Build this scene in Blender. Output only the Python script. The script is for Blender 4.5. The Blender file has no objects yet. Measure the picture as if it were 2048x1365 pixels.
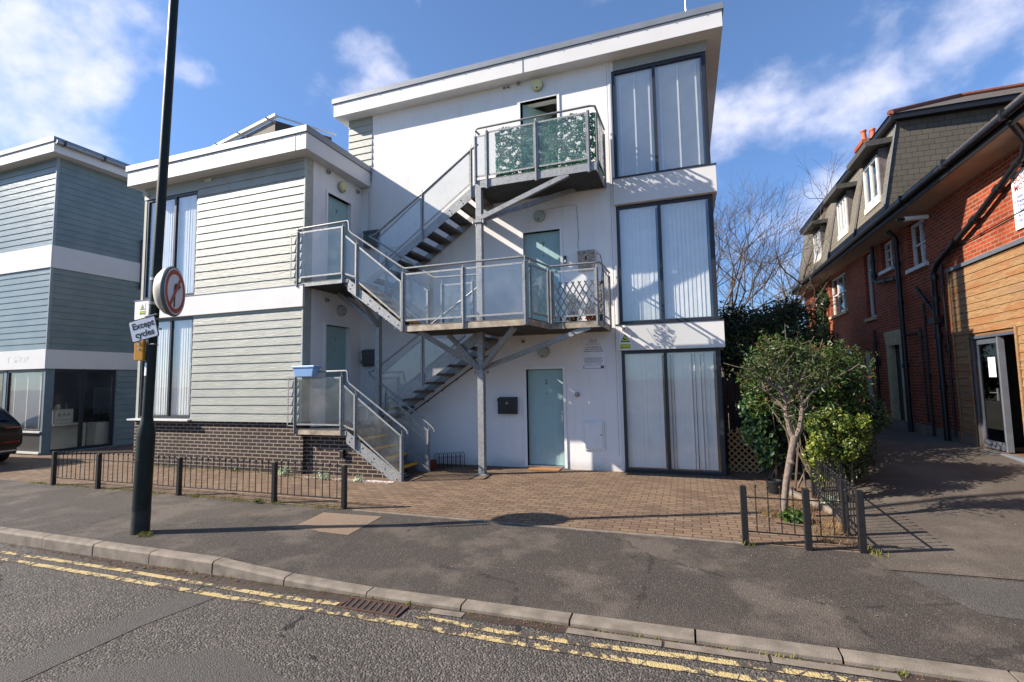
import bpy, bmesh, math, random
from mathutils import Vector, Matrix
R = math.radians
random.seed(7)
sc = bpy.context.scene
COL = sc.collection

# ------------------------------------------------------------------ camera
CAM = Vector((0, 0, 1.8))
yaw, pitch, roll, FPX = 0.338587, 0.0805777, -0.0168477, 982.22
cy, sy = math.cos(yaw), math.sin(yaw)
fwd = Vector((-sy*math.cos(pitch), cy*math.cos(pitch), math.sin(pitch)))
rt = Vector((cy, sy, 0)); up = rt.cross(fwd)
r2 = rt*math.cos(roll)+up*math.sin(roll); u2 = -rt*math.sin(roll)+up*math.cos(roll)
camd = bpy.data.cameras.new("camera"); cam = bpy.data.objects.new("camera", camd); COL.objects.link(cam)
M = Matrix((( r2.x, u2.x, -fwd.x, CAM.x), (r2.y, u2.y, -fwd.y, CAM.y), (r2.z, u2.z, -fwd.z, CAM.z), (0, 0, 0, 1)))
cam.matrix_world = M
camd.sensor_width = 36; camd.lens = 36*FPX/2048; camd.clip_end = 3000; camd.clip_start = .05
sc.camera = cam

# ------------------------------------------------------------------ sun, sky, exposure
SUN_AZ, SUN_EL = 67.0, 33.4          # direction the light travels, from +Y towards +X
ldir = Vector((math.sin(R(SUN_AZ))*math.cos(R(SUN_EL)), math.cos(R(SUN_AZ))*math.cos(R(SUN_EL)), -math.sin(R(SUN_EL))))
sd = bpy.data.lights.new("sun", 'SUN'); sd.energy = 5.0; sd.angle = R(0.53); sd.color = (1.0, .90, .78)
so = bpy.data.objects.new("sun", sd); COL.objects.link(so); so.rotation_euler = ldir.to_track_quat('-Z', 'Y').to_euler()
so.location = (-20, -10, 30)
sc.view_settings.view_transform = 'Standard'; sc.view_settings.look = 'None'; sc.view_settings.gamma = 1
sc.view_settings.use_curve_mapping = False; sc.view_settings.exposure = 1.12

w = bpy.data.worlds.new("World"); sc.world = w; w.use_nodes = True
nt = w.node_tree; N = nt.nodes; L = nt.links
for n in list(N): N.remove(n)
out = N.new('ShaderNodeOutputWorld'); bg = N.new('ShaderNodeBackground'); L.new(bg.outputs[0], out.inputs[0])
sky = N.new('ShaderNodeTexSky'); sky.sky_type = 'NISHITA'; sky.sun_disc = False
sky.sun_elevation = R(SUN_EL)
sky.sun_rotation = math.atan2(-ldir.x, -ldir.y)
sky.altitude = 0; sky.air_density = 1.0; sky.dust_density = 0.35; sky.ozone_density = 4.0
tc = N.new('ShaderNodeTexCoord')
def wm(op, a, b=None, c=None):
    n = N.new('ShaderNodeMath'); n.operation = op
    for i, v in enumerate((a, b, c)):
        if v is None: continue
        if isinstance(v, (int, float)): n.inputs[i].default_value = v
        else: L.new(v, n.inputs[i])
    return n.outputs[0]
def pixdir(px, py):
    return (r2*((px-1024)/FPX)+u2*((682.5-py)/FPX)+fwd).normalized()
nz = N.new('ShaderNodeTexNoise'); nz.inputs['Scale'].default_value = 5.0; nz.inputs['Detail'].default_value = 9; nz.inputs['Roughness'].default_value = .56
mp = N.new('ShaderNodeMapping'); mp.inputs['Scale'].default_value = (1, 1, 1.35); mp.inputs['Location'].default_value = (3.1, 0.4, 1.7)
L.new(tc.outputs['Generated'], mp.inputs[0]); L.new(mp.outputs[0], nz.inputs[0])
nz2 = N.new('ShaderNodeTexNoise'); nz2.inputs['Scale'].default_value = 14; nz2.inputs['Detail'].default_value = 6; nz2.inputs['Distortion'].default_value = .15
L.new(mp.outputs[0], nz2.inputs[0])
acc = None     # banks of cloud, each at its own bearing in the sky
for (px, py, wdt, amp) in ((20, 60, .13, .44), (120, 90, .09, .40), (215, 150, .06, .42), (375, 150, .045, .38), (-160, 60, .22, .5), (755, 150, .085, .55), (655, 165, .05, .25), (500, 235, .05, .2),
                           (1680, 195, .11, .40), (1560, 215, .09, .40), (1470, 260, .07, .38), (1625, 400, .10, .40), (1540, 420, .09, .36), (1720, 20, .11, .26), (1960, 90, .10, .40), (2080, 140, .12, .40), (1200, 10, .08, .16), (1480, 500, .1, .25), (830, 10, .05, .2)):
    d = pixdir(px, py)
    vd = N.new('ShaderNodeVectorMath'); vd.operation = 'DISTANCE'; L.new(tc.outputs['Generated'], vd.inputs[0]); vd.inputs[1].default_value = d
    g = wm('POWER', 2.718, wm('MULTIPLY', wm('POWER', wm('DIVIDE', vd.outputs['Value'], wdt), 2), -1))
    g = wm('MULTIPLY', g, amp)
    acc = g if acc is None else wm('MAXIMUM', acc, g)
dens = wm('ADD', wm('ADD', acc, wm('MULTIPLY', wm('SUBTRACT', nz.outputs[0], .5), 1.25)), wm('MULTIPLY', wm('SUBTRACT', nz2.outputs[0], .5), .5))
ss = N.new('ShaderNodeMapRange'); ss.interpolation_type = 'SMOOTHSTEP'; ss.inputs['From Min'].default_value = .16; ss.inputs['From Max'].default_value = .66
L.new(dens, ss.inputs['Value'])
# bearing-dependent whitening towards the sun side
vs = N.new('ShaderNodeVectorMath'); vs.operation = 'DOT_PRODUCT'; L.new(tc.outputs['Generated'], vs.inputs[0]); vs.inputs[1].default_value = (-1, .1, 0)
tint = N.new('ShaderNodeMix'); tint.data_type = 'RGBA'; tint.blend_type = 'MULTIPLY'; tint.inputs['Factor'].default_value = 1
L.new(sky.outputs[0], tint.inputs['A']); 
sx = N.new('ShaderNodeSeparateXYZ'); L.new(tc.outputs['Generated'], sx.inputs[0])
er = N.new('ShaderNodeValToRGB'); L.new(sx.outputs[2], er.inputs[0]); ee = er.color_ramp.elements
ee[0].position = .0; ee[0].color = (.44, .52, .62, 1); ee[1].position = .55; ee[1].color = (1, 1, 1, 1); e3 = ee.new(.22); e3.color = (.70, .78, .88, 1)
L.new(er.outputs[0], tint.inputs['B'])
tint2 = N.new('ShaderNodeMix'); tint2.data_type = 'RGBA'; tint2.blend_type = 'MULTIPLY'; tint2.inputs['Factor'].default_value = 1
L.new(tint.outputs['Result'], tint2.inputs['A']); tint2.inputs['B'].default_value = (.93, 1.0, 1.10, 1)
mx = N.new('ShaderNodeMix'); mx.data_type = 'RGBA'
L.new(wm('MULTIPLY', ss.outputs[0], .88), mx.inputs['Factor']); L.new(tint2.outputs['Result'], mx.inputs['A'])
mx.inputs['B'].default_value = (5.5, 5.5, 6.5, 1)
L.new(mx.outputs['Result'], bg.inputs[0]); bg.inputs[1].default_value = .092

# ------------------------------------------------------------------ materials
def C(r, g, b):
    f = lambda v: (v/255/12.92) if v/255 <= .04045 else ((v/255+.055)/1.055)**2.4
    return (f(r), f(g), f(b), 1)
class NT:
    def __init__(s, name):
        s.m = bpy.data.materials.new(name); s.m.use_nodes = True; s.t = s.m.node_tree; s.n = s.t.nodes; s.l = s.t.links
        s.b = s.n['Principled BSDF']; g = s.n.new('ShaderNodeNewGeometry'); s.pos = g.outputs['Position']; s.out = s.n['Material Output']
    def math(s, op, a, b=None):
        n = s.n.new('ShaderNodeMath'); n.operation = op
        for i, v in enumerate((a, b)):
            if v is None: continue
            if isinstance(v, (int, float)): n.inputs[i].default_value = v
            else: s.l.new(v, n.inputs[i])
        return n.outputs[0]
    def vec(s, scale=(1, 1, 1), loc=(0, 0, 0), rot=(0, 0, 0), src=None):
        n = s.n.new('ShaderNodeMapping'); n.inputs['Scale'].default_value = scale; n.inputs['Location'].default_value = loc; n.inputs['Rotation'].default_value = rot
        s.l.new(src or s.pos, n.inputs[0]); return n.outputs[0]
    def noise(s, scale, detail=4, vec=None, rough=.55, dist=0):
        n = s.n.new('ShaderNodeTexNoise'); n.inputs['Scale'].default_value = scale; n.inputs['Detail'].default_value = detail
        n.inputs['Roughness'].default_value = rough; n.inputs['Distortion'].default_value = dist
        s.l.new(vec or s.pos, n.inputs['Vector']); return n.outputs[0]
    def vor(s, scale, vec=None, feature='F1', out='Distance'):
        n = s.n.new('ShaderNodeTexVoronoi'); n.feature = feature; n.inputs['Scale'].default_value = scale; s.l.new(vec or s.pos, n.inputs['Vector']); return n.outputs[out]
    def ramp(s, src, stops):
        n = s.n.new('ShaderNodeValToRGB'); e = n.color_ramp.elements
        while len(e) < len(stops): e.new(.5)
        for i, (p, c) in enumerate(stops): e[i].position = p; e[i].color = c if len(c) == 4 else (*c, 1)
        s.l.new(src, n.inputs[0]); return n.outputs[0]
    def mix(s, f, a, b, mode='MIX'):
        n = s.n.new('ShaderNodeMix'); n.data_type = 'RGBA'; n.blend_type = mode
        for k, v in (('Factor', f), ('A', a), ('B', b)):
            if isinstance(v, (int, float)): n.inputs[k].default_value = v
            elif isinstance(v, tuple): n.inputs[k].default_value = v
            else: s.l.new(v, n.inputs[k])
        return n.outputs['Result']
    def sstep(s, src, a, b):
        n = s.n.new('ShaderNodeMapRange'); n.interpolation_type = 'SMOOTHSTEP'; n.inputs['From Min'].default_value = a; n.inputs['From Max'].default_value = b
        s.l.new(src, n.inputs['Value']); return n.outputs[0]
    def bump(s, h, strength=.5, dist=.01):
        n = s.n.new('ShaderNodeBump'); n.inputs['Strength'].default_value = strength; n.inputs['Distance'].default_value = dist
        s.l.new(h, n.inputs['Height']); s.l.new(n.outputs[0], s.b.inputs['Normal'])
    def col(s, c):
        if isinstance(c, tuple): s.b.inputs['Base Color'].default_value = c
        else: s.l.new(c, s.b.inputs['Base Color'])
    def set(s, rough=.6, metal=0, spec=.5):
        s.b.inputs['Roughness'].default_value = rough; s.b.inputs['Metallic'].default_value = metal; s.b.inputs['Specular IOR Level'].default_value = spec
        return s.m
MATS = {}
def simple(name, c, rough=.6, metal=0, var=.12, nscale=6, bump=0, bscale=60, spec=.5, bdist=.004):
    if name in MATS: return MATS[name]
    t = NT(name); n = t.noise(nscale, 5)
    a = tuple(v*(1-var) for v in c[:3])+(1,); b = tuple(min(1, v*(1+var)) for v in c[:3])+(1,)
    t.col(t.ramp(n, [(.3, a), (.7, b)]))
    if bump: t.bump(t.noise(bscale, 4), bump, bdist)
    MATS[name] = t.set(rough, metal, spec); return MATS[name]

def m_render():
    t = NT('white_render'); n = t.noise(1.1, 6); n2 = t.noise(5, 6, t.vec((1.6, 1.6, .14)))
    c = t.mix(t.sstep(n, .35, .75), (.72, .70, .68, 1), (.78, .76, .735, 1))
    c = t.mix(t.math('MULTIPLY', t.sstep(n2, .52, .8), .34), c, (.50, .49, .46, 1))
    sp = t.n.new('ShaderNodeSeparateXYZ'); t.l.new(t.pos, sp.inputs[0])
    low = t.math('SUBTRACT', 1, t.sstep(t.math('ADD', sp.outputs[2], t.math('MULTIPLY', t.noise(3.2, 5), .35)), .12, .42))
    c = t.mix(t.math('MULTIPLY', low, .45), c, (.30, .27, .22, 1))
    t.col(c); t.bump(t.math('ADD', t.noise(90, 3), t.math('MULTIPLY', t.noise(4, 3), 2.2)), .16, .006); return t.set(.85, 0, .3)
def m_siding(name, a, b, gloss=.5, grain=.55):
    t = NT(name)
    g = t.noise(22, 6, t.vec((.16, .16, 1.0)), .6, 1.4)
    g2 = t.noise(2.0, 4)
    # each board a slightly different tone
    c = t.mix(t.sstep(g2, .3, .7), a, b)
    c = t.mix(t.math('MULTIPLY', t.sstep(g, .55, .72), .16), c, tuple(min(1, v*1.35) for v in b[:3])+(1,))
    rs = t.noise(7, 5, t.vec((.7, .7, .06)))
    c = t.mix(t.math('MULTIPLY', t.sstep(rs, .55, .8), .14), c, tuple(v*.45 for v in a[:3])+(1,))
    t.col(c); t.bump(g, grain, .012); return t.set(gloss, 0, .5)
def m_brick(name, axis, c1, c2, c3, mortar, stain=.25, bw=.225, rh=.075, ms=.011, rough=.85, loc=(0, 0, 0), bias=0, squash=0):
    t = NT(name)
    sp = t.n.new('ShaderNodeSeparateXYZ'); t.l.new(t.pos, sp.inputs[0])
    cb = t.n.new('ShaderNodeCombineXYZ')
    a, b = {'X': (1, 2), 'Y': (0, 2), 'Z': (0, 1)}[axis]
    t.l.new(sp.outputs[a], cb.inputs[0]); t.l.new(sp.outputs[b], cb.inputs[1])
    wob = t.noise(3, 2); 
    vv = t.n.new('ShaderNodeVectorMath'); vv.operation = 'ADD'
    k = t.n.new('ShaderNodeVectorMath'); k.operation = 'SCALE'; k.inputs['Scale'].default_value = .008
    nn = t.n.new('ShaderNodeTexNoise'); nn.inputs['Scale'].default_value = 7; t.l.new(t.pos, nn.inputs['Vector'])
    t.l.new(nn.outputs['Color'], k.inputs[0]); t.l.new(cb.outputs[0], vv.inputs[0]); t.l.new(k.outputs[0], vv.inputs[1])
    v = t.vec((1, 1, 1), loc, (0, 0, 0), vv.outputs[0])
    br = t.n.new('ShaderNodeTexBrick'); t.l.new(v, br.inputs['Vector'])
    for kk, x in (('Scale', 1), ('Mortar Size', ms), ('Mortar Smooth', .25), ('Brick Width', bw), ('Row Height', rh), ('Bias', bias)): br.inputs[kk].default_value = x
    br.inputs['Color1'].default_value = c1; br.inputs['Color2'].default_value = c2; br.inputs['Mortar'].default_value = mortar
    # some bricks of a third tone
    br2 = t.n.new('ShaderNodeTexBrick'); t.l.new(v, br2.inputs['Vector'])
    for kk, x in (('Scale', 1), ('Mortar Size', 0), ('Brick Width', bw), ('Row Height', rh), ('Bias', -.45)): br2.inputs[kk].default_value = x
    br2.inputs['Color1'].default_value = (0, 0, 0, 1); br2.inputs['Color2'].default_value = (1, 1, 1, 1); br2.inputs['Mortar'].default_value = (0, 0, 0, 1)
    solid = t.math('SUBTRACT', 1, br.outputs['Fac'])
    c = t.mix(t.math('MULTIPLY', t.math('MULTIPLY', br2.outputs['Color'], solid), .65), br.outputs['Color'], c3)
    c = t.mix(t.math('MULTIPLY', t.sstep(t.noise(1.3, 6), .45, .8), stain), c, tuple(v*.4 for v in c1[:3])+(1,))
    c = t.mix(t.math('MULTIPLY', t.sstep(t.noise(38, 4), .45, .8), .25), c, tuple(v*.55 for v in c1[:3])+(1,))
    t.col(c)
    t.bump(t.math('ADD', t.math('MULTIPLY', solid, 1.0), t.math('MULTIPLY', t.noise(70, 3), .35)), .6, .008)
    return t.set(rough, 0, .25)
def m_asphalt(name, dark, light, chip, patch=.5, cscale=140, bump=.5, bd=.006, pscale=1.1, chipamt=.3, crack=.0):
    t = NT(name)
    n = t.noise(pscale, 8, None, .62); c = t.mix(t.math('MULTIPLY', t.sstep(n, .48, .62), patch), dark, light)
    v = t.n.new('ShaderNodeTexVoronoi'); v.inputs['Scale'].default_value = cscale; t.l.new(t.pos, v.inputs['Vector'])
    s = t.n.new('ShaderNodeSeparateColor'); t.l.new(v.outputs['Color'], s.inputs[0])
    c = t.mix(t.math('MULTIPLY', t.sstep(s.outputs[0], .55, 1.0), chipamt), c, chip)
    c = t.mix(t.math('MULTIPLY', t.sstep(s.outputs[1], .6, 1.0), .35), c, tuple(x*.45 for x in dark[:3])+(1,))
    wh = t.n.new('ShaderNodeTexVoronoi'); wh.inputs['Scale'].default_value = 22; t.l.new(t.pos, wh.inputs['Vector'])
    s2 = t.n.new('ShaderNodeSeparateColor'); t.l.new(wh.outputs['Color'], s2.inputs[0])
    dot = t.math('MULTIPLY', t.math('LESS_THAN', wh.outputs['Distance'], .12), t.math('GREATER_THAN', s2.outputs[2], .72))
    c = t.mix(t.math('MULTIPLY', dot, .5), c, (.42, .39, .36, 1))
    ce = t.vor(.55, t.vec((1, 1, 1), (.3, .1, 0)), 'DISTANCE_TO_EDGE')
    ck = t.math('LESS_THAN', t.math('ADD', ce, t.math('MULTIPLY', t.math('SUBTRACT', t.noise(9, 6), .5), .09)), .006)
    ck = t.math('MULTIPLY', ck, t.math('GREATER_THAN', t.noise(.9, 2), .5))
    c = t.mix(t.math('MULTIPLY', ck, crack), c, (.012, .011, .010, 1))
    c = t.mix(t.math('MULTIPLY', t.sstep(t.noise(.45, 4, t.vec((.35, 1, 1))), .5, .75), .25), c, tuple(x*1.5 for x in light[:3])+(1,))
    t.col(c)
    h = t.math('ADD', t.math('SUBTRACT', 1, v.outputs['Distance']), t.math('MULTIPLY', t.noise(30, 5), .8))
    t.bump(h, bump, bd); return t.set(.82, 0, .35)
def m_glass(name, dust=.10, dustc=(.75, .8, .8, 1), tint=(.86, .93, .91, 1), rough=.03, spotty=.1, f0=.045):
    t = NT(name); n = t.n; l = t.l
    tr = n.new('ShaderNodeBsdfTransparent'); tr.inputs[0].default_value = tint
    gl = n.new('ShaderNodeBsdfGlossy'); gl.inputs['Roughness'].default_value = rough
    df = n.new('ShaderNodeBsdfDiffuse'); df.inputs[0].default_value = dustc
    lw = n.new('ShaderNodeLayerWeight'); lw.inputs[0].default_value = .5
    sch = t.math('ADD', f0, t.math('MULTIPLY', t.math('POWER', lw.outputs['Facing'], 4.2), .85))
    m1 = n.new('ShaderNodeMixShader'); m2 = n.new('ShaderNodeMixShader')
    f = t.math('ADD', dust, t.math('MULTIPLY', t.sstep(t.noise(2.4, 6), .4, .8), spotty))
    l.new(f, m1.inputs[0]); l.new(tr.outputs[0], m1.inputs[1]); l.new(df.outputs[0], m1.inputs[2])
    l.new(sch, m2.inputs[0]); l.new(m1.outputs[0], m2.inputs[1]); l.new(gl.outputs[0], m2.inputs[2])
    l.new(m2.outputs[0], t.out.inputs[0]); n.remove(t.b); return t.m
def m_galv():
    t = NT('galvanised_steel'); v = t.vor(55, None, 'F1', 'Color')
    s = t.n.new('ShaderNodeSeparateColor'); t.l.new(v, s.inputs[0])
    c = t.mix(s.outputs[0], (.20, .205, .205, 1), (.34, .345, .34, 1))
    c = t.mix(t.math('MULTIPLY', t.sstep(t.noise(3, 6), .55, .75), .5), c, (.14, .135, .125, 1))
    t.col(c); t.b.inputs['Metallic'].default_value = .35; t.bump(t.noise(45, 3), .12, .003)
    t.b.inputs['Roughness'].default_value = .5; return t.m
def m_wood():
    t = NT('cedar_boards'); v = t.vec((1, .10, 1.0))
    g = t.noise(26, 7, v, .65, 2.2)
    rows = t.n.new('ShaderNodeTexNoise'); rows.inputs['Scale'].default_value = 2.2; t.l.new(t.vec((1, .35, 3.2)), rows.inputs['Vector'])
    c = t.ramp(g, [(.25, C(88, 64, 42)), (.5, C(138, 108, 74)), (.75, C(158, 130, 94))])
    c = t.mix(t.math('MULTIPLY', t.sstep(rows.outputs[0], .48, .62), .55), c, C(134, 84, 50))
    c = t.mix(t.math('MULTIPLY', t.sstep(t.noise(1.2, 4, t.vec((1, .4, 2))), .55, .75), .4), c, C(120, 105, 88))
    t.col(c); t.bump(g, .25, .004); return t.set(.6, 0, .3)
def m_leaf(name, c1, c2, rough=.45, spec=.5, trans=.25):
    t = NT(name); n = t.noise(2.2, 3); n2 = t.noise(45, 2)
    c = t.mix(t.sstep(n, .35, .65), c1, c2); c = t.mix(t.math('MULTIPLY', t.sstep(n2, .4, .7), .5), c, tuple(min(1, v*1.5) for v in c2[:3])+(1,))
    t.col(c)
    tl = t.n.new('ShaderNodeBsdfTranslucent'); t.l.new(c, tl.inputs[0])
    m = t.n.new('ShaderNodeMixShader'); m.inputs[0].default_value = trans
    t.l.new(t.b.outputs[0], m.inputs[1]); t.l.new(tl.outputs[0], m.inputs[2]); t.l.new(m.outputs[0], t.out.inputs[0])
    return t.set(rough, 0, spec)
def m_slate():
    t = m_brick('slate_tiles_sunlit_tone', 'X', C(104, 99, 90), C(120, 113, 100), C(80, 78, 74), (.03, .03, .03, 1), .35, .24, .14, .006, .75); return t  # west slope slates coloured lighter, sunlight put into the tone
RENDER = m_render()
SAGE = m_siding('sage_siding', (.26, .27, .235, 1), (.305, .312, .268, 1))
BLUE = m_siding('blue_siding', (.14, .185, .185, 1), (.175, .22, .215, 1), .33, .4)
WHITEP = simple('white_fascia_paint', (.62, .61, .59, 1), .5, 0, .04, 2, .05, 30)
GREYTRIM = simple('grey_roof_trim', (.20, .22, .245, 1), .45, .2, .08, 3)
DARKBRICK = m_brick('dark_engineering_brick', 'Y', C(54, 46, 44), C(42, 37, 38), C(76, 64, 60), C(142, 128, 113), .35)
DARKBRICKX = m_brick('dark_engineering_brick_side', 'X', C(54, 46, 44), C(42, 37, 38), C(76, 64, 60), C(142, 128, 113), .35)
REDBRICK = m_brick('red_brick', 'X', C(156, 64, 32), C(130, 50, 27), C(86, 40, 30), C(134, 112, 92), .6)
REDBRICKY = m_brick('red_brick_end', 'Y', C(156, 64, 32), C(130, 50, 27), C(86, 40, 30), C(134, 112, 92), .6)
PAVING = m_brick('block_paving', 'Z', C(124, 104, 86), C(106, 86, 73), C(92, 74, 64), C(70, 62, 42), .5, .205, .103, .009, .9)
FOOT = m_asphalt('footway_asphalt', C(60, 54, 49), C(100, 91, 82), C(112, 103, 94), .65, 125, .8, .007, 1.2, .42, .5)
ROAD = m_asphalt('road_surface_dressing', C(68, 64, 60), C(82, 77, 72), C(118, 110, 102), .6, 70, .8, .014, .8, .75, .9)
ROADSM = m_asphalt('road_repair_asphalt', C(72, 69, 65), C(86, 82, 77), C(108, 103, 97), .5, 90, .7, .008)
ALLEY = m_asphalt('alley_tarmac', C(78, 71, 64), C(100, 92, 83), C(122, 113, 103), .6, 110, .6, .006)
BUFF = m_asphalt('buff_tactile_patch', C(118, 101, 84), C(130, 112, 94), C(148, 130, 110), .5, 100, .35, .004)
KERB = simple('kerb_concrete', C(116, 107, 96), .85, 0, .28, 7, .8, 90, .3)
def m_yellow():
    t = NT('worn_yellow_paint'); n = t.noise(14, 8, None, .72); n2 = t.noise(3, 4)
    worn = t.math('ADD', n, t.math('MULTIPLY', t.math('SUBTRACT', n2, .5), .7))
    f = t.sstep(worn, .50, .56)
    c = t.mix(t.sstep(t.noise(40, 4), .3, .7), C(164, 146, 100), C(182, 162, 116))
    cr = t.vor(3.4, None, 'DISTANCE_TO_EDGE'); crk = t.math('LESS_THAN', t.math('ADD', cr, t.math('MULTIPLY', t.math('SUBTRACT', t.noise(25, 3), .5), .04)), .012)
    c = t.mix(t.math('MAXIMUM', f, crk), c, C(72, 65, 60)); t.col(c)
    v = t.vor(75); t.bump(t.math('SUBTRACT', 1, v), .6, .01); return t.set(.8, 0, .3)
YELLOW = m_yellow()
BLACKM = simple('black_gloss_iron', (.012, .012, .013, 1), .35, 0, .2, 20, .05, 80)
FRAME = simple('anthracite_frame', (.018, .02, .026, 1), .4, 0, .1, 8)
WFRAME = simple('white_window_paint', (.58, .58, .56, 1), .45, 0, .06, 8)
MINT = simple('mint_door_paint', (.30, .45, .44, 1), .5, 0, .06, 3, .04, 20)
TEAL = simple('teal_door_paint', (.30, .45, .44, 1), .5, 0, .05, 3)
GALV = m_galv()
RUSTY = simple('rust_stained_steel', C(150, 138, 120), .7, .1, .45, 7, .1, 40)
GRATE = simple('open_grating_steel', (.13, .12, .11, 1), .6, .4, .3, 18, .5, 160)
NOSING = simple('yellow_nosing', C(206, 150, 40), .55, 0, .18, 14)
GLASS = m_glass('balustrade_glass', .03, (.50, .51, .50, 1), (.955, .97, .962, 1), .06, .08)
PANE = m_glass('window_glass', .0, (.6, .6, .6, 1), (.97, .98, .98, 1), .02, .03, f0=.11)
BLIND = simple('blind_fabric', (.87, .87, .85, 1), .8, 0, .05, 5)
DARKIN = simple('dark_interior', (.02, .02, .02, 1), .9)
POSTG = simple('dark_green_post_paint', (.008, .015, .012, 1), .5, 0, .3, 9, .15, 60, .3)
PLASTICB = simple('pale_blue_plastic', C(132, 170, 214), .45, 0, .04, 4)
LAMPD = simple('lamp_diffuser', C(206, 200, 146), .5, 0, .05, 6)
LAMPG = simple('lamp_diffuser_clean', C(158, 168, 158), .45, 0, .05, 6)
BLKBOX = simple('black_powder_coat', (.008, .008, .009, 1), .45)
GREYBOX = simple('grey_box_metal', C(108, 106, 100), .6, .1, .4, 16)
MBOX = simple('steel_mailbox', C(98, 104, 104), .45, .5, .15, 6)
RUSTBOX = simple('rusting_mailbox', C(150, 138, 124), .7, .1, .5, 24)
WHITEPL = simple('white_plastic', (.70, .70, .68, 1), .5, 0, .05, 5)
SIGNW = simple('sign_white', (.72, .72, .74, 1), .4, 0, .05, 5)
SIGNR = simple('sign_red', C(168, 62, 34), .45, 0, .1, 8)
SIGNK = simple('sign_black', (.01, .01, .012, 1), .4)
SIGNY = simple('sign_lime_yellow', C(196, 208, 60), .5, 0, .05, 6)
SIGNB = simple('sign_navy', C(40, 62, 110), .5)
ORANGE = simple('amber_plastic', C(226, 152, 34), .5, 0, .08, 9)
WOOD = m_wood()
LATT = simple('tanalised_lattice', C(176, 138, 88), .7, 0, .2, 9)
DKWOOD = simple('dark_fence_boards', C(44, 37, 32), .85, 0, .3, 6, .3, 30)
SLATE_SUN = m_slate()
SLATEY_DIM = m_brick('slate_tiles_end_dim_tone', 'Y', C(84, 80, 72), C(98, 92, 80), C(66, 64, 60), (.03, .03, .03, 1), .35, .24, .14, .006, .75)  # same slates in a darker colour for the faces that catch less sun
ROOFT = simple('dark_roof_tiles', C(78, 70, 62), .85, 0, .3, 14, .5, 30)
TERR = simple('terracotta', C(164, 84, 56), .7, 0, .2, 8, .2, 40)
STONE = simple('sandstone_trim', C(170, 156, 122), .85, 0, .2, 8, .3, 40)
SOFFIT = simple('eaves_soffit', C(180, 150, 128), .8, 0, .1, 4)
BARK = simple('pale_bark', C(108, 95, 84), .9, 0, .35, 26, 1.0, 55)
BARKD = simple('grey_bark', C(92, 80, 68), .9, 0, .3, 12, .4, 40)
CARP = simple('car_dark_grey_paint', (.012, .011, .012, 1), .22, .3, .1, 3)
CARG = simple('car_dark_glass', (.006, .006, .007, 1), .05, 0, .1, 3)
RUBBER = simple('tyre_rubber', (.012, .012, .012, 1), .8, 0, .1, 20, .2, 60)
REDL = simple('tail_light_red', C(110, 12, 8), .15)
PLATEY = simple('number_plate_yellow', C(232, 190, 40), .4)
CHROME = simple('satin_metal', (.5, .5, .5, 1), .3, .9, .05, 5)
GRAVEL = simple('pale_gravel', C(206, 190, 178), .85, 0, .25, 40)
MOSS = m_leaf('moss_and_weeds', C(92, 104, 40), C(128, 122, 62), .8, .2)
SOIL = simple('bed_soil', C(104, 80, 62), .95, 0, .3, 18, .9, 60)
LF_DARK = m_leaf('dark_evergreen_leaf', C(34, 48, 26), C(52, 70, 34), .38, .6)
LF_GLOSS = m_leaf('glossy_leaf', C(40, 60, 26), C(68, 92, 40), .42, .4)
LF_OLIVE = m_leaf('olive_leaf', C(42, 56, 30), C(70, 82, 42), .5, .3)
LF_YEL = m_leaf('variegated_leaf', C(74, 88, 28), C(132, 138, 48), .4, .5)
LF_IVY = m_leaf('ivy_leaf', C(38, 58, 38), C(64, 92, 58), .3, .6)
LF_RED = m_leaf('red_young_leaf', C(92, 60, 40), C(112, 78, 52), .6, .2)
LF_PL = m_leaf('artificial_leaf', C(66, 124, 96), C(94, 156, 120), .5, .4, .35)
STRAW = m_leaf('dry_straw', C(138, 114, 78), C(112, 92, 64), .9, .1)

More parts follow.
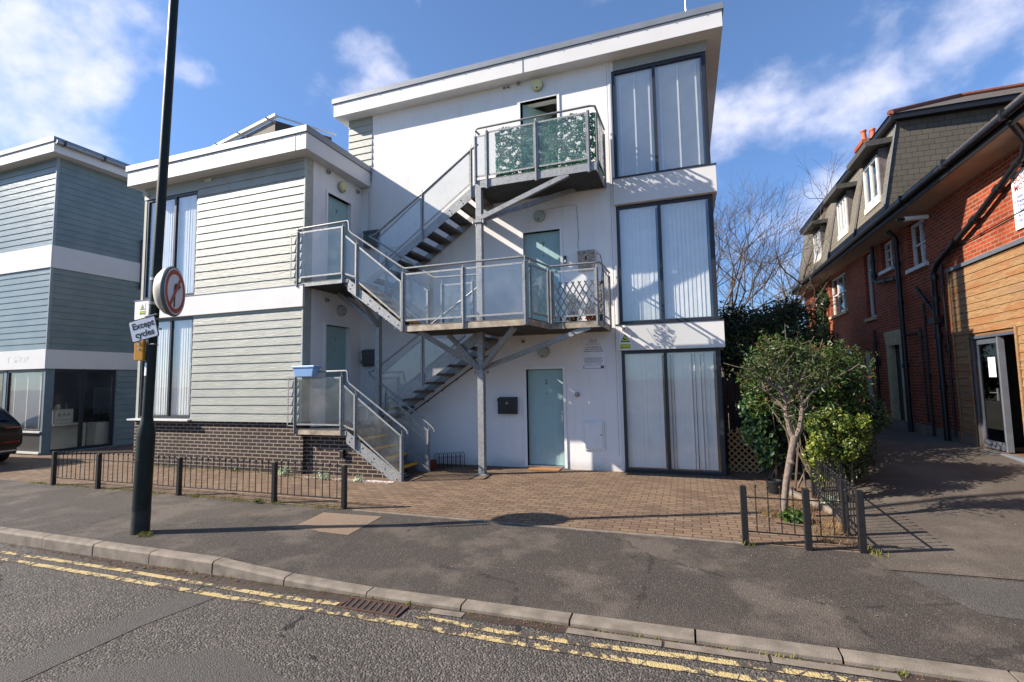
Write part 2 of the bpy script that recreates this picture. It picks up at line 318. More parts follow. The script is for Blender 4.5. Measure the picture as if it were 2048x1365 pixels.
# ------------------------------------------------------------------ mesh helpers
WP = {}
def FI(p): return Vector(p)
def FY(Y0): return lambda p: Vector((p[0], Y0-p[2], p[1]))       # u=X v=Z w=towards the street
def FXP(X0): return lambda p: Vector((X0+p[2], p[0], p[1]))      # faces +X
def FXM(X0): return lambda p: Vector((X0-p[2], p[0], p[1]))      # faces -X
class MB:
    def __init__(s, F=FI): s.v = []; s.f = []; s.mi = []; s.F = F; s.cur = 0; s.mats = []
    def mat(s, m):
        if m not in s.mats: s.mats.append(m)
        s.cur = s.mats.index(m); return s
    def add(s, vs, fs):
        b = len(s.v); s.v += [tuple(s.F(p)) for p in vs]
        for f in fs: s.f.append(tuple(b+i for i in f)); s.mi.append(s.cur)
        return s
    def box(s, x0, x1, y0, y1, z0, z1):
        return s.add([(x0, y0, z0), (x1, y0, z0), (x1, y1, z0), (x0, y1, z0), (x0, y0, z1), (x1, y0, z1), (x1, y1, z1), (x0, y1, z1)],
                     [(0, 3, 2, 1), (4, 5, 6, 7), (0, 1, 5, 4), (1, 2, 6, 5), (2, 3, 7, 6), (3, 0, 4, 7)])
    def quad(s, a, b, c, d): return s.add([a, b, c, d], [(0, 1, 2, 3)])
    def prism(s, pts, ext):
        n = len(pts); e = Vector(ext); P = [Vector(p) for p in pts]
        return s.add(P+[p+e for p in P], [tuple(range(n))[::-1], tuple(range(n, 2*n))]+[(i, (i+1) % n, n+(i+1) % n, n+i) for i in range(n)])
    def beam(s, a, b, w, h, upv=(0, 0, 1)):
        a, b = Vector(a), Vector(b); d = (b-a).normalized(); u = Vector(upv)
        sd_ = d.cross(u)
        if sd_.length < 1e-4: sd_ = d.cross(Vector((1, 0, 0)))
        sd_.normalize(); u = sd_.cross(d); sd_ *= w/2; u *= h/2
        return s.prism([a-sd_-u, a+sd_-u, a+sd_+u, a-sd_+u], b-a)
    def tube(s, pts, r, seg=8, r1=None):
        P = [Vector(p) for p in pts]; n = len(P); rs = [r if r1 is None else r+(r1-r)*i/(n-1) for i in range(n)] if not isinstance(r, (list, tuple)) else r
        prev = None; vs = []
        for i, p in enumerate(P):
            d = (P[min(i+1, n-1)]-P[max(i-1, 0)]).normalized()
            if prev is None:
                a = d.cross(Vector((0, 0, 1)))
                if a.length < 1e-3: a = d.cross(Vector((1, 0, 0)))
            else: a = prev-d*prev.dot(d)
            if a.length < 1e-6: a = d.orthogonal()
            a.normalize(); b = d.cross(a); prev = a
            for k in range(seg):
                t = 2*math.pi*k/seg; vs.append(p+(a*math.cos(t)+b*math.sin(t))*rs[i])
        fs = [(i*seg+k, i*seg+(k+1) % seg, (i+1)*seg+(k+1) % seg, (i+1)*seg+k) for i in range(n-1) for k in range(seg)]
        fs += [tuple(range(seg))[::-1], tuple((n-1)*seg+k for k in range(seg))]
        return s.add(vs, fs)
    def lathe(s, prof, c, axis=(0, 0, 1), seg=20):
        ax = Vector(axis).normalized(); a = ax.orthogonal().normalized(); b = ax.cross(a); c = Vector(c); vs = []
        for (r, h) in prof:
            for k in range(seg):
                t = 2*math.pi*k/seg; vs.append(c+ax*h+(a*math.cos(t)+b*math.sin(t))*max(r, 1e-4))
        n = len(prof)
        fs = [(i*seg+k, i*seg+(k+1) % seg, (i+1)*seg+(k+1) % seg, (i+1)*seg+k) for i in range(n-1) for k in range(seg)]
        fs += [tuple(range(seg))[::-1], tuple((n-1)*seg+k for k in range(seg))]
        return s.add(vs, fs)
    def build(s, name, mat=None, parent=None, origin=None, smooth=False, bev=0, recalc=True, **tags):
        me = bpy.data.meshes.new(name)
        if not s.v: s.v = [(0, 0, 0)]
        if origin is None:
            xs, ys, zs = zip(*s.v); origin = ((min(xs)+max(xs))/2, (min(ys)+max(ys))/2, min(zs))
        ox, oy, oz = origin
        me.from_pydata([(x-ox, y-oy, z-oz) for x, y, z in s.v], [], s.f)
        ms = s.mats if s.mats else [mat]
        for m in ms: me.materials.append(m)
        if len(ms) > 1: me.polygons.foreach_set('material_index', s.mi)
        if recalc:
            bm = bmesh.new(); bm.from_mesh(me); bmesh.ops.recalc_face_normals(bm, faces=bm.faces); bm.to_mesh(me); bm.free()
        if smooth:
            me.polygons.foreach_set('use_smooth', [True]*len(me.polygons))
            try: me.set_sharp_from_angle(angle=R(40))
            except Exception: pass
        me.update()
        o = bpy.data.objects.new(name, me); COL.objects.link(o)
        if bev:
            b = o.modifiers.new('bevel', 'BEVEL'); b.width = bev; b.segments = 2; b.limit_method = 'ANGLE'; b.angle_limit = R(50)
        pw = Vector((0, 0, 0))
        if parent is not None: o.parent = parent; pw = WP[parent.name]
        o.location = Vector(origin)-pw; WP[o.name] = Vector(origin)
        for k, v in tags.items(): o[k] = v
        return o
def thing(name, label, cat, loc, group=None):
    o = bpy.data.objects.new(name, None); COL.objects.link(o); o.location = loc; WP[o.name] = Vector(loc); o.empty_display_size = .2
    o['label'] = label; o['category'] = cat
    if group: o['group'] = group
    return o
def tag(o, label, cat, group=None, kind=None):
    if kind: o['kind'] = kind
    if label: o['label'] = label
    if cat: o['category'] = cat
    if group: o['group'] = group
    return o
def struct(o): o['kind'] = 'structure'; return o
def copy_tree(o, parent=None):
    c = o.copy(); COL.objects.link(c); c.parent = parent
    for ch in [x for x in list(bpy.data.objects) if x.parent == o]: copy_tree(ch, c)
    return c
def holes_wall(mb, u0, u1, v0, v1, th, holes):
    """wall slab in the frame of mb (u,v,w) from w=0 back to w=-th, with rectangular openings"""
    us = sorted({u0, u1, *[h[0] for h in holes], *[h[1] for h in holes]}); vs = sorted({v0, v1, *[h[2] for h in holes], *[h[3] for h in holes]})
    us = [x for x in us if u0 <= x <= u1]; vs = [x for x in vs if v0 <= x <= v1]
    inside = lambda a, b: any(h[0] < a < h[1] and h[2] < b < h[3] for h in holes)
    for i in range(len(us)-1):
        for j in range(len(vs)-1):
            a, b, c, d = us[i], us[i+1], vs[j], vs[j+1]
            if inside((a+b)/2, (c+d)/2): continue
            mb.quad((a, c, 0), (b, c, 0), (b, d, 0), (a, d, 0)); mb.quad((a, c, -th), (a, d, -th), (b, d, -th), (b, c, -th))
    for (a, b, c, d) in holes:
        mb.quad((a, c, 0), (a, d, 0), (a, d, -th), (a, c, -th)); mb.quad((b, c, 0), (b, c, -th), (b, d, -th), (b, d, 0))
        mb.quad((a, d, 0), (b, d, 0), (b, d, -th), (a, d, -th)); mb.quad((a, c, 0), (a, c, -th), (b, c, -th), (b, c, 0))
    mb.quad((u0, v0, 0), (u0, v0, -th), (u0, v1, -th), (u0, v1, 0)); mb.quad((u1, v0, 0), (u1, v1, 0), (u1, v1, -th), (u1, v0, -th))
    mb.quad((u0, v1, 0), (u0, v1, -th), (u1, v1, -th), (u1, v1, 0)); mb.quad((u0, v0, 0), (u1, v0, 0), (u1, v0, -th), (u0, v0, -th))
def siding(mb, u0, u1, v0, v1, pitch=.177, out=.023, base=.006):
    v = v0
    while v < v1-1e-3:
        t = min(v+pitch, v1)
        k = (t-v)/pitch; o2 = base+(out-base)*(1-k) if k < 1 else base
        a, b, c, d = (u0, v, out), (u1, v, out), (u1, t, o2), (u0, t, o2)
        mb.quad(a, b, c, d); mb.quad((u0, v, -.01), (u1, v, -.01), b, a)
        mb.quad((u0, v, -.01), a, d, (u0, t, -.01)); mb.quad((u1, v, -.01), (u1, t, -.01), c, b)
        v = t
def window(parent, F, u0, u1, v0, v1, mull=(), trans=(), fw=.055, fd=.07, w0=0.0, fmat=None, pmat=None, blind=None, name='window', sill=None, label=None, pane_in=.03, bw=None):
    """w0: how far the frame's face stands proud of the frame plane"""
    fmat = fmat or FRAME; pmat = pmat or PANE
    mb = MB(F); a, b = w0-fd, w0
    mb.box(u0, u0+fw, v0, v1, a, b); mb.box(u1-fw, u1, v0, v1, a, b)
    mb.box(u0+fw, u1-fw, v0, v0+fw, a, b); mb.box(u0+fw, u1-fw, v1-fw, v1, a, b)
    bw_ = bw or fw*.8
    for m in mull: mb.box(m-bw_/2, m+bw_/2, v0+fw, v1-fw, a+.002, b-.002)
    cuts = [u0+fw, *mull, u1-fw]
    for t in trans:
        for i in range(len(cuts)-1):
            mb.box(cuts[i]+(bw_/2 if i else 0), cuts[i+1]-(bw_/2 if i < len(cuts)-2 else 0), t-bw_/2, t+bw_/2, a+.004, b-.004)
    o = mb.build(name, fmat, parent)
    if label: o['label'] = label
    for i in range(len(cuts)-1):
        p = MB(F); p.box(cuts[i], cuts[i+1], v0+fw*.8, v1-fw*.8, w0-pane_in-.008, w0-pane_in); p.build('pane', pmat, o)
    if sill: s = MB(F); s.box(u0-.06, u1+.06, v0-.05, v0-.002, w0-.02, w0+sill); s.build('sill', fmat if fmat is not FRAME else WFRAME, o)
    if blind:
        for i in range(len(cuts)-1):
            vblind(F, cuts[i]+.03, cuts[i+1]-.03, v0+fw+.02, v1-fw-.01, w0-.085, o, blind)
    return o
def vblind(F, u0, u1, v0, v1, w, parent, mode):
    mb = MB(F); rnd = random.Random(int(u0*977+v0*131))
    if mode[0] == 'v':
        u = u0; sp = .078
        while u < u1-.02:
            if not (mode[0:2] == 'vg' and rnd.random() < .0):
                ang = (mode_ang(mode)+rnd.uniform(-.08, .08)); hw = .046; sway = rnd.uniform(-.006, .006)
                if 'g' in mode and rnd.random() < .08: ang = .95
                c, s_ = math.cos(ang)*hw, math.sin(ang)*hw
                mb.quad((u-c+sway, v0, w-s_), (u+c+sway, v0, w+s_), (u+c, v1, w+s_), (u-c, v1, w-s_))
            u += sp
        mb.box(u0, u1, v1-.03, v1, w-.02, w+.02)
    else:       # venetian
        v = v0; sp = .028
        while v < v1: 
            mb.quad((u0, v, w-.010), (u1, v, w-.010), (u1, v+.031, w+.008), (u0, v+.031, w+.008)); v += sp
        for q in (.1, .5, .9):
            uu = u0+(u1-u0)*q; mb.box(uu-.016, uu+.016, v0, v1, w+.012, w+.014)
    mb.build('blind', BLIND, parent, recalc=False)
def mode_ang(m): return .10
def text(s, F, u, v, w, size, mat, parent, name='lettering', align='CENTER', ext=.001, bold=0, rot=0, sx=1.0, font=None):
    cu = bpy.data.curves.new('t', 'FONT'); cu.body = s; cu.size = size; cu.align_x = align; cu.align_y = 'CENTER'; cu.extrude = ext; cu.offset = bold; cu.resolution_u = 3
    to = bpy.data.objects.new('t', cu); COL.objects.link(to)
    dg = bpy.context.evaluated_depsgraph_get(); dg.update(); me = bpy.data.meshes.new_from_object(to.evaluated_get(dg))
    mb = MB(F); ca, sa = math.cos(rot), math.sin(rot)
    mb.add([(u+(p.co.x*sx)*ca-p.co.y*sa, v+(p.co.x*sx)*sa+p.co.y*ca, w+p.co.z) for p in me.vertices], [tuple(f.vertices) for f in me.polygons])
    bpy.data.objects.remove(to); bpy.data.curves.remove(cu); bpy.data.meshes.remove(me)
    return mb.build(name, mat, parent, recalc=False)
def frame3(origin, eu, ev):
    o = Vector(origin); eu = Vector(eu).normalized(); ev = Vector(ev).normalized(); ew = eu.cross(ev)
    return lambda p: o+eu*p[0]+ev*p[1]+ew*p[2]

# ------------------------------------------------------------------ ground
ZR = -.13
def gz(x, y):
    """height of the footway: falls to the dropped kerb on the right of x=-3.4"""
    t = min(1, max(0, (x+4.45)/1.05)); k = min(1, max(0, (5.9-y)/1.9)); return -.085*t*k
def az(x, y):
    t = min(1, max(0, (y-6.6)/5.2)); k = min(1, max(0, (x-1.7)/1.6)); k = k*k*(3-2*k); t = t*t*(3-2*t); return .40*t*k
def sheet(name, x0, x1, y0, y1, nx, ny, zf, mat, fy0=None, fy1=None):
    mb = MB(); vs = []; fs = []
    for j in range(ny+1):
        for i in range(nx+1):
            x = x0+(x1-x0)*i/nx; a = fy0(x) if fy0 else y0; b = fy1(x) if fy1 else y1; y = a+(b-a)*j/ny; vs.append((x, y, zf(x, y)))
    for j in range(ny):
        for i in range(nx): k = j*(nx+1)+i; fs.append((k, k+1, k+nx+2, k+nx+1))
    mb.add(vs, fs); o = mb.build(name, mat, recalc=False, origin=(0, 0, 0)); return struct(o)
EARTH = simple('distant_earth', C(92, 88, 72), .9, 0, .2, .4)
mb = MB(); mb.quad((-900, -900, -.30), (900, -900, -.30), (900, 900, -.30), (-900, 900, -.30)); struct(mb.build('ground', EARTH, recalc=False, origin=(0, 0, -.3)))
kl = lambda x: 3.87+max(0, min(1, (x+3.4)/5))*.12        # front of the kerb
sheet('road', -60, 40, -9, 4, 100, 8, lambda x, y: ZR, ROAD, None, lambda x: kl(x)+.02)
kb = lambda x: kl(x)+.125
sheet('pavement', -60, 40, 4, 6, 200, 10, gz, FOOT, kb, lambda x: 6.02)
sheet('block_paving', -40, 1.62, 6.02, 14, 60, 12, lambda x, y: 0.0, PAVING)
sheet('alley', 1.62, 40, 6.02, 40, 70, 60, lambda x, y: az(x, y)-.002, ALLEY)
def poly(name, pts, mat, z, parent=None):
    mb = MB(); mb.add([(x, y, z(x, y) if callable(z) else z) for x, y in pts], [tuple(range(len(pts)))]); return struct(mb.build(name, mat, recalc=False))
# alley tarmac overlay that runs into the footway, repair patches
poly('tarmac_apron', [(1.66, 6.02), (1.70, 5.6), (2.4, 5.64), (5, 5.7), (9, 5.75), (9, 6.02)], ALLEY, lambda x, y: gz(x, y)+.007)
poly('tarmac_strip', [(1.78, 5.5), (2.05, 4.88), (2.4, 4.85), (9, 4.9), (9, 5.7), (5, 5.66), (2.4, 5.60), (1.75, 5.56)], ROADSM, lambda x, y: gz(x, y)+.004)
poly('buff_patch', [(-4.75, 5.04), (-3.91, 5.05), (-3.95, 5.81), (-4.87, 5.76)], BUFF, lambda x, y: gz(x, y)+.005)
poly('trench_repair', [(-4.60, 1.0), (-4.20, 1.0), (-4.24, 2.9), (-4.13, 3.47), (-4.50, 3.47), (-4.58, 2.7)], ROADSM, ZR+.004)
poly('road_repair_patch', [(-4.18, 1.0), (2.5, .6), (2.5, 2.3), (1.2, 2.42), (.4, 2.30), (-.6, 2.62), (-1.6, 2.78), (-2.6, 2.70), (-3.3, 2.86), (-4.0, 2.3)], ROADSM, ZR+.004)
# paving edge strip
mb = MB(); mb.box(-4.55, .5, 5.965, 6.015, -.05, .008); struct(mb.build('paving_edging', KERB))
# yellow lines
def band(name, pts, wd, z, mat):
    mb = MB(); vs = []; n = len(pts)
    for i, (x, y) in enumerate(pts): vs += [(x, y-wd/2, z), (x, y+wd/2, z)]
    mb.add(vs, [(2*i, 2*i+2, 2*i+3, 2*i+1) for i in range(n-1)]); return struct(mb.build(name, mat, recalc=False))
ya = [(-60, 3.66), (-7.7, 3.64), (-5.7, 3.675), (-4.3, 3.665), (-3.7, 3.66), (-2.96, 3.70)]
yb = [(-2.20, 3.715), (-1.4, 3.68), (-.75, 3.705), (0, 3.76), (.95, 3.79), (40, 4.3)]
yc = [(-60, 3.5), (-7.4, 3.50), (-5.4, 3.51), (-3.8, 3.515), (-2.8, 3.56), (-1.4, 3.565), (-.3, 3.59), (.4, 3.615), (2, 3.66), (40, 4.1)]
band('yellow_line', ya, .062, ZR+.006, YELLOW); band('yellow_line', yb, .062, ZR+.006, YELLOW); band('yellow_line', yc, .066, ZR+.006, YELLOW)
# kerb stones: each stone with a chamfered top edge, a gap between
mb = MB()
xs = [-60+.915*i for i in range(0, 110)]
x = -9.31
stones = []
for x0 in [x+.93*i for i in range(-30, 5)]: stones.append((x0, x0+.915))
stones += [(-4.66+.93*i*1.0, -4.66+.93*i+.915) for i in range(0, 30)]
rk = random.Random(3)
for (a, b) in stones:
    if b > 26: break
    def zt(x): return gz(x, 4.0)
    j = rk.uniform(-.004, .004); n = 2
    pts = lambda x: [(x, kl(x)+j, ZR-.05), (x, kl(x)+j+.006, zt(x)-.022), (x, kl(x)+j+.024, zt(x)-.001), (x, kb(x)+.001, zt(x)+.003), (x, kb(x)+.001, ZR-.05)]
    A, B = pts(a), pts(b)
    mb.add(A+B, [(0, 5, 6, 1), (1, 6, 7, 2), (2, 7, 8, 3), (3, 8, 9, 4), (0, 1, 2, 3, 4), (9, 8, 7, 6, 5)])
struct(mb.build('kerb', KERB))
mb = MB()      # channel blocks and silt in the gutter right of the grate
for a, b in ((-2.12, -1.82), (-.95, -.25), (-.23, .45), (.47, 1.2)):
    mb.add([(a, kl(a)-.115, ZR+.008), (b, kl(b)-.115, ZR+.008), (b, kl(b)-.03, ZR+.008), (a, kl(a)-.03, ZR+.008)], [(0, 1, 2, 3)])
struct(mb.build('gutter_channel', KERB, recalc=False))
SILT = simple('wet_silt', C(58, 48, 40), .6, 0, .35, 14, .6, 80)
mb = MB(); n = 60
vs = []
for i in range(n+1):
    x = -7.5+11*i/n; wv = .05+.05*abs(math.sin(i*1.3))+(.10 if -6.6 < x < -3.9 else .04 if x < -2.9 else 0)+(.03 if x > -1.9 else 0)
    vs += [(x, kl(x)-wv, ZR+.003), (x, kl(x)+.004, ZR+.003)]
mb.add(vs, [(2*i, 2*i+2, 2*i+3, 2*i+1) for i in range(n)]); struct(mb.build('gutter_silt', SILT, recalc=False))
# drain grate
g = thing('drain_grate', 'rusty iron gully grate set in the road beside the dropped kerb', 'drain', (-2.63, 3.75, ZR))
RUSTI = simple('rusty_iron', C(84, 62, 52), .8, .3, .35, 20, .3, 60)
mb = MB(); X0, X1, Y0, Y1 = -2.93, -2.33, 3.645, 3.845
mb.box(X0, X1, Y0, Y0+.018, ZR, ZR+.014); mb.box(X0, X1, Y1-.018, Y1, ZR, ZR+.014); mb.box(X0, X0+.02, Y0+.018, Y1-.018, ZR, ZR+.014); mb.box(X1-.02, X1, Y0+.018, Y1-.018, ZR, ZR+.014)
mb.build('grate_frame', RUSTI, g)
mb = MB()
for i in range(9):
    x = X0+.045+i*.062; mb.prism([(x, Y0+.018, ZR+.012), (x+.022, Y0+.018, ZR+.012), (x+.022-.03, Y1-.018, ZR+.012), (x-.03, Y1-.018, ZR+.012)], (0, 0, -.02))
mb.build('grate_bars', RUSTI, g)
mb = MB(); mb.quad((X0+.01, Y0+.01, ZR+.006), (X1-.01, Y0+.01, ZR+.006), (X1-.01, Y1-.01, ZR+.006), (X0+.01, Y1-.01, ZR+.006)); mb.build('grate_pit', DARKIN, g, recalc=False)

# ------------------------------------------------------------------ leaf helpers
def leaves(mb, centres, n, size, rnd, asp=.45, bendz=.25, up=.3, droop=0):
    """n leaves scattered in ellipsoidal shells (cx,cy,cz,rx,ry,rz)"""
    tot = sum(c[3]*c[4]+c[5]*c[3] for c in centres)
    for c in centres:
        k = int(n*(c[3]*c[4]+c[5]*c[3])/tot)
        for i in range(k):
            while True:
                d = Vector((rnd.uniform(-1, 1), rnd.uniform(-1, 1), rnd.uniform(-1, 1)))
                if .05 < d.length < 1: break
            d.normalize(); rr = rnd.random()**.45*(1+rnd.uniform(-.06, .10))
            p = Vector((c[0]+d.x*c[3]*rr, c[1]+d.y*c[4]*rr, c[2]+d.z*c[5]*rr))
            leaf(mb, p, d, size*rnd.uniform(.6, 1.35), rnd, asp, up, droop)
def leaf(mb, p, d, s, rnd, asp=.45, up=.3, droop=0):
    nrm = (d+Vector((rnd.gauss(0, .7), rnd.gauss(0, .7), rnd.gauss(0, .7)+up))).normalized()
    t = nrm.orthogonal(); t.rotate(Matrix.Rotation(rnd.uniform(0, 6.28), 3, nrm)); t.normalize(); t = (t+Vector((0, 0, -droop))).normalized()
    b = nrm.cross(t).normalized()*s*asp; a = t*s; f = nrm*s*.16
    mb.add([p-a, p+b+f, p+a, p-b+f], [(0, 1, 2), (0, 2, 3)])
def twig_cluster(mb, p, d, ln, r, rnd, n=3, seg=3):
    for i in range(n):
        q = p.copy(); dd = d.copy(); pts = [q.copy()]
        for k in range(seg):
            dd = (dd+Vector((rnd.gauss(0, .25), rnd.gauss(0, .25), rnd.gauss(0, .2)))).normalized(); q = q+dd*ln/seg; pts.append(q.copy())
        mb.tube(pts, r, 3, r*.4)


# ------------------------------------------------------------------ the flats (one building: tall white block + sage block)
YW, YL, XS = 9.87, 8.0, -7.34
YD = 17.5
flats = thing('apartment_building', 'modern white rendered and sage clad block of flats with blue-green doors behind the steel stairs', 'building', (-3.2, YW, 0))
F = FY(YW)
mb = MB(F); BX = .62
dz = [0.0, 2.93, 5.87]
doorh = [(-3.17, -2.38, 0.02, 2.03), (-3.18, -2.37, 2.95, 4.96), (-3.19, -2.36, 5.89, 7.89)]
winh = [(-1.19, .60, .0, 2.355), (-1.20, .60, 2.87, 5.29), (-1.20, .60, 5.835, 8.15)]
holes_wall(mb, -7.03, BX, 0, 8.40, .28, doorh+winh)
mb.build('front_wall', RENDER, flats, recalc=False)
mb = MB(); mb.box(-7.7, -7.031, YW+.02, YW+.25, 0, 8.4); mb.box(-7.7, -7.5, YW+.25, YD, 0, 8.4); mb.box(BX-.25, BX-.002, YW+.281+1.5, YD, 0, 8.4); mb.box(-7.7, BX-.002, YD, YD+.2, 0, 8.4)
mb.box(BX-.25, BX-.002, YW+.281, YW+1.78, 2.36, 2.87); mb.box(BX-.25, BX-.002, YW+.281, YW+1.78, 5.29, 5.83)
mb.build('side_walls', RENDER, flats)
mb = MB()
for z in (2.6, 5.55): mb.box(-7.4, BX-.26, YW+.282, YD-.01, z-.12, z+.12)
mb.box(-7.4, BX-.26, YW+.282, YD-.01, -.1, .0)
mb.box(-1.5, -1.4, YW+.283, YD-.02, .0, 8.3)
mb.build('internal_floors', simple('interior_plaster', (.30, .30, .29, 1), .9), flats)
mb = MB(F); siding(mb, -7.72, -7.03, 6.75, 8.40); mb.build('siding_panel', SAGE, flats, recalc=False)
mb = MB(F); siding(mb, -1.16, .64, 8.15, 8.40, .26, .012, .006); mb.build('siding_panel', SAGE, flats, recalc=False)
mb = MB(F); mb.box(-1.255, -1.215, .0, 2.30, .001, .012); mb.box(-1.26, -1.222, 2.88, 8.38, .001, .012); mb.build('corner_trim', WHITEP, flats)
# roof slab with fascia
mb = MB(); mb.box(-7.95, .93, 9.57, YD+.4, 8.37, 8.70); mb.build('roof_fascia', WHITEP, flats, bev=.006)
mb = MB(); mb.box(-7.99, .96, 9.54, YD+.44, 8.702, 8.83); mb.build('roof_trim', GREYTRIM, flats, bev=.004)
mb = MB(F)
for u in (-3.02,): mb.box(u-.012, u+.012, 8.372, 8.70, .301, .306)
for i in range(16): mb.box(-7.8+i*.56, -7.785+i*.56, 8.690, 8.705, .331, .338)
mb.build('fascia_joints', GREYTRIM, flats)
# white bands across the bay
for (z0, z1, x0) in ((2.352, 2.872, -1.27), (5.288, 5.836, -1.22)):
    mb = MB(); mb.box(x0, .70, YW-.10, YW-.001, z0, z1-.022); mb.box(BX, .70, YW, YW+2.0, z0, z1-.022); mb.build('band', WHITEP, flats, bev=.003)
    mb = MB(); mb.box(x0-.005, .712, YW-.115, YW-.0005, z1-.020, z1-.004); mb.box(BX, .712, YW, YW+2.0, z1-.020, z1-.004); mb.build('band_flashing', FRAME, flats)
# bay glazing
window(flats, F, -1.19, .60, .004, 2.350, mull=(-.362,), blind='vg', w0=-.01, fw=.06, bw=.06)
window(flats, F, -1.20, .60, 2.872, 5.286, mull=(-.365,), blind='v', w0=-.01, fw=.06, bw=.06)
window(flats, F, -1.20, .60, 5.838, 8.148, mull=(-.365,), blind='h', w0=-.01, fw=.06, bw=.06)
FX = FXP(BX)
for z0, z1 in ((0.0, 2.35), (2.872, 5.286), (5.838, 8.36)): 
    window(flats, FX, YW+.0, YW+1.75, z0, z1, mull=(YW+.9,), w0=0.0, fw=.06, fd=.05)
# doors
def door(F, u0, u1, v0, v1, num, mat=MINT, rec=.09, handle_side=1, open_=0, numsize=.12, vis=True):
    mb = MB(F); t = .055
    mb.box(u0-t, u0, v0, v1+t, -rec-.02, .022); mb.box(u1, u1+t, v0, v1+t, -rec-.02, .022); mb.box(u0, u1, v1, v1+t, -rec-.02, .022)
    mb.build('door_frame', simple('bright_door_frame', (.74, .73, .71, 1), .45, 0, .04, 8), flats)
    if open_:
        a = math.radians(open_); G = lambda p: F((u0+.01+p[0]*math.cos(a)-p[2]*math.sin(a), v0+p[1], -rec-p[0]*math.sin(a)-p[2]*math.cos(a)))
        W = u1-u0-.02
    else: G = lambda p: F((u0+.004+p[0], v0+p[1], -rec+p[2])); W = u1-u0-.008
    mb = MB(G); mb.box(0, W, .035, v1-v0-.004, -.044, 0)
    for k in range(1, 6): pass
    d = mb.build('door', mat, flats, bev=.003)
    mb = MB(G)
    for k in range(1, 6): u = W*k/6; mb.box(u-.0012, u+.0012, .15, v1-v0-.12, .0, .0012)
    mb.build('door_grooves', simple('mint_door_groove', (.20, .33, .34, 1), .6), d)
    if num and not open_: text(num, G, W*.52, (v1-v0)*.865, .0, numsize*1.05, simple('door_number_metal', C(96, 108, 108), .5), d, 'door_number', ext=.003, bold=.004)
    mb = MB(G); mb.lathe([(.012, 0), (.012, .006), (.006, .009)], (W*.52, (v1-v0)*.745, 0), (0, 0, 1), 10); mb.build('spy_hole', BLKBOX, d)
    hx = W-.05 if handle_side > 0 else .05
    mb = MB(G); mb.box(hx-.018, hx+.018, .92, 1.14, 0, .008); mb.tube([(hx, 1.08, .008), (hx, 1.08, .05), (hx-.11*handle_side, 1.08, .052)], .009, 6); mb.build('handle', CHROME, d)
    mb = MB(F); mb.box(u0, u1, v0-.02, v0+.03, -rec-.03, .015); mb.build('threshold', CHROME, flats)
    return d
door(F, *doorh[0], '2'); door(F, *doorh[1], '7'); door(F, *doorh[2], '9', open_=52)
# left, sage block
FL, FS = FY(YL), FXP(XS)
mb = MB(FY(8.05)); holes_wall(mb, -12.30, XS, -.05, 1.05, .2, []); mb.build('brick_plinth', DARKBRICK, flats, recalc=False)
mb = MB(); mb.box(-12.30, -12.1, 8.251, 14, -.05, 1.05); mb.build('brick_plinth', DARKBRICKX, flats)
mb = MB(FY(8.13)); mb.prism([(XS+.002, -.05, 0), (-5.02, -.05, 0), (-5.02, .02, 0), (-6.12, .62, 0), (-6.3, .78, 0), (XS+.002, .78, 0)], (0, 0, -.2)); mb.build('landing_plinth', DARKBRICK, flats)
mb = MB(FL); wl = [(-12.12, -10.42, 1.075, 3.37), (-12.12, -10.42, 3.86, 6.30)]
holes_wall(mb, -12.20, XS, 1.05, 6.60, .22, wl)
mb.build('front_wall', simple('sage_wall_lining', (.36, .37, .31, 1), .7), flats, recalc=False)
mb = MB(FS); holes_wall(mb, YL+.222, YW+.02, .0, 6.60, .22, [(8.67, 9.46, .935, 3.09), (8.67, 9.46, 3.90, 6.04)]); mb.build('side_wall', RENDER, flats, recalc=False)
mb = MB(FS); mb.box(YL+.004, YL+.22, 1.05, 6.59, -.05, -.001); mb.build('wall_return', RENDER, flats)
mb = MB(FS); mb.box(YL-.02, YL+.035, 1.04, 3.40, -.03, .008); mb.box(YL-.02, YL+.035, 3.84, 6.57, -.03, .008); mb.build('corner_trim', simple('sage_trim', (.34, .36, .33, 1), .5), flats)
mb = MB(); mb.box(-12.2, -12.0, 8.223, 14, 1.05, 1.2); mb.box(-12.2, -12.0, 9.5, 14, 1.2, 6.6); mb.box(-12.2, -12.0, 8.223, 9.5, 3.37, 3.85); mb.box(-12.2, -7.72, 14, 14.2, 0, 6.6); mb.box(-11.98, -7.72, 8.3, 13.9, 3.5, 3.7); mb.box(-11.98, -7.72, 8.3, 13.9, .85, 1.0)
mb.box(-11.98, -7.8, 12.0, 12.1, 1.0, 6.5)
mb.build('rear_walls', simple('interior_plaster', (.30, .30, .29, 1), .9), flats)
mb = MB(FL); siding(mb, -10.42, XS+.0, 1.03, 3.40); mb.build('siding_panel', SAGE, flats, recalc=False)
mb = MB(FL); siding(mb, -10.42, XS+.0, 3.84, 6.57); mb.build('siding_panel', SAGE, flats, recalc=False)
mb = MB(FL); siding(mb, -12.20, -10.424, 6.30, 6.57, .3, .012, .006); mb.build('siding_panel', SAGE, flats, recalc=False)
mb = MB(); mb.box(-12.30, XS+.03, YL-.06, YL-.001, 3.385, 3.83); mb.box(-12.30, -12.201, YL, 9.6, 3.385, 3.83); mb.build('band', WHITEP, flats, bev=.003)
mb = MB(); mb.box(-12.33, XS+.035, YL-.07, YL-.0005, 3.832, 3.845); mb.build('band_flashing', GREYTRIM, flats)
for (z0, z1) in ((1.075, 3.37), (3.86, 6.30)):
    window(flats, FL, -12.12, -10.43, z0, z1, mull=(-11.17,), fw=.055, w0=-.01, blind='vg' if z0 < 2 else 'v', bw=.06)
    window(flats, lambda p: Vector((-12.2-p[2], p[0], p[1])), YL+.23, 9.5, z0, z1, w0=0, fd=.05)
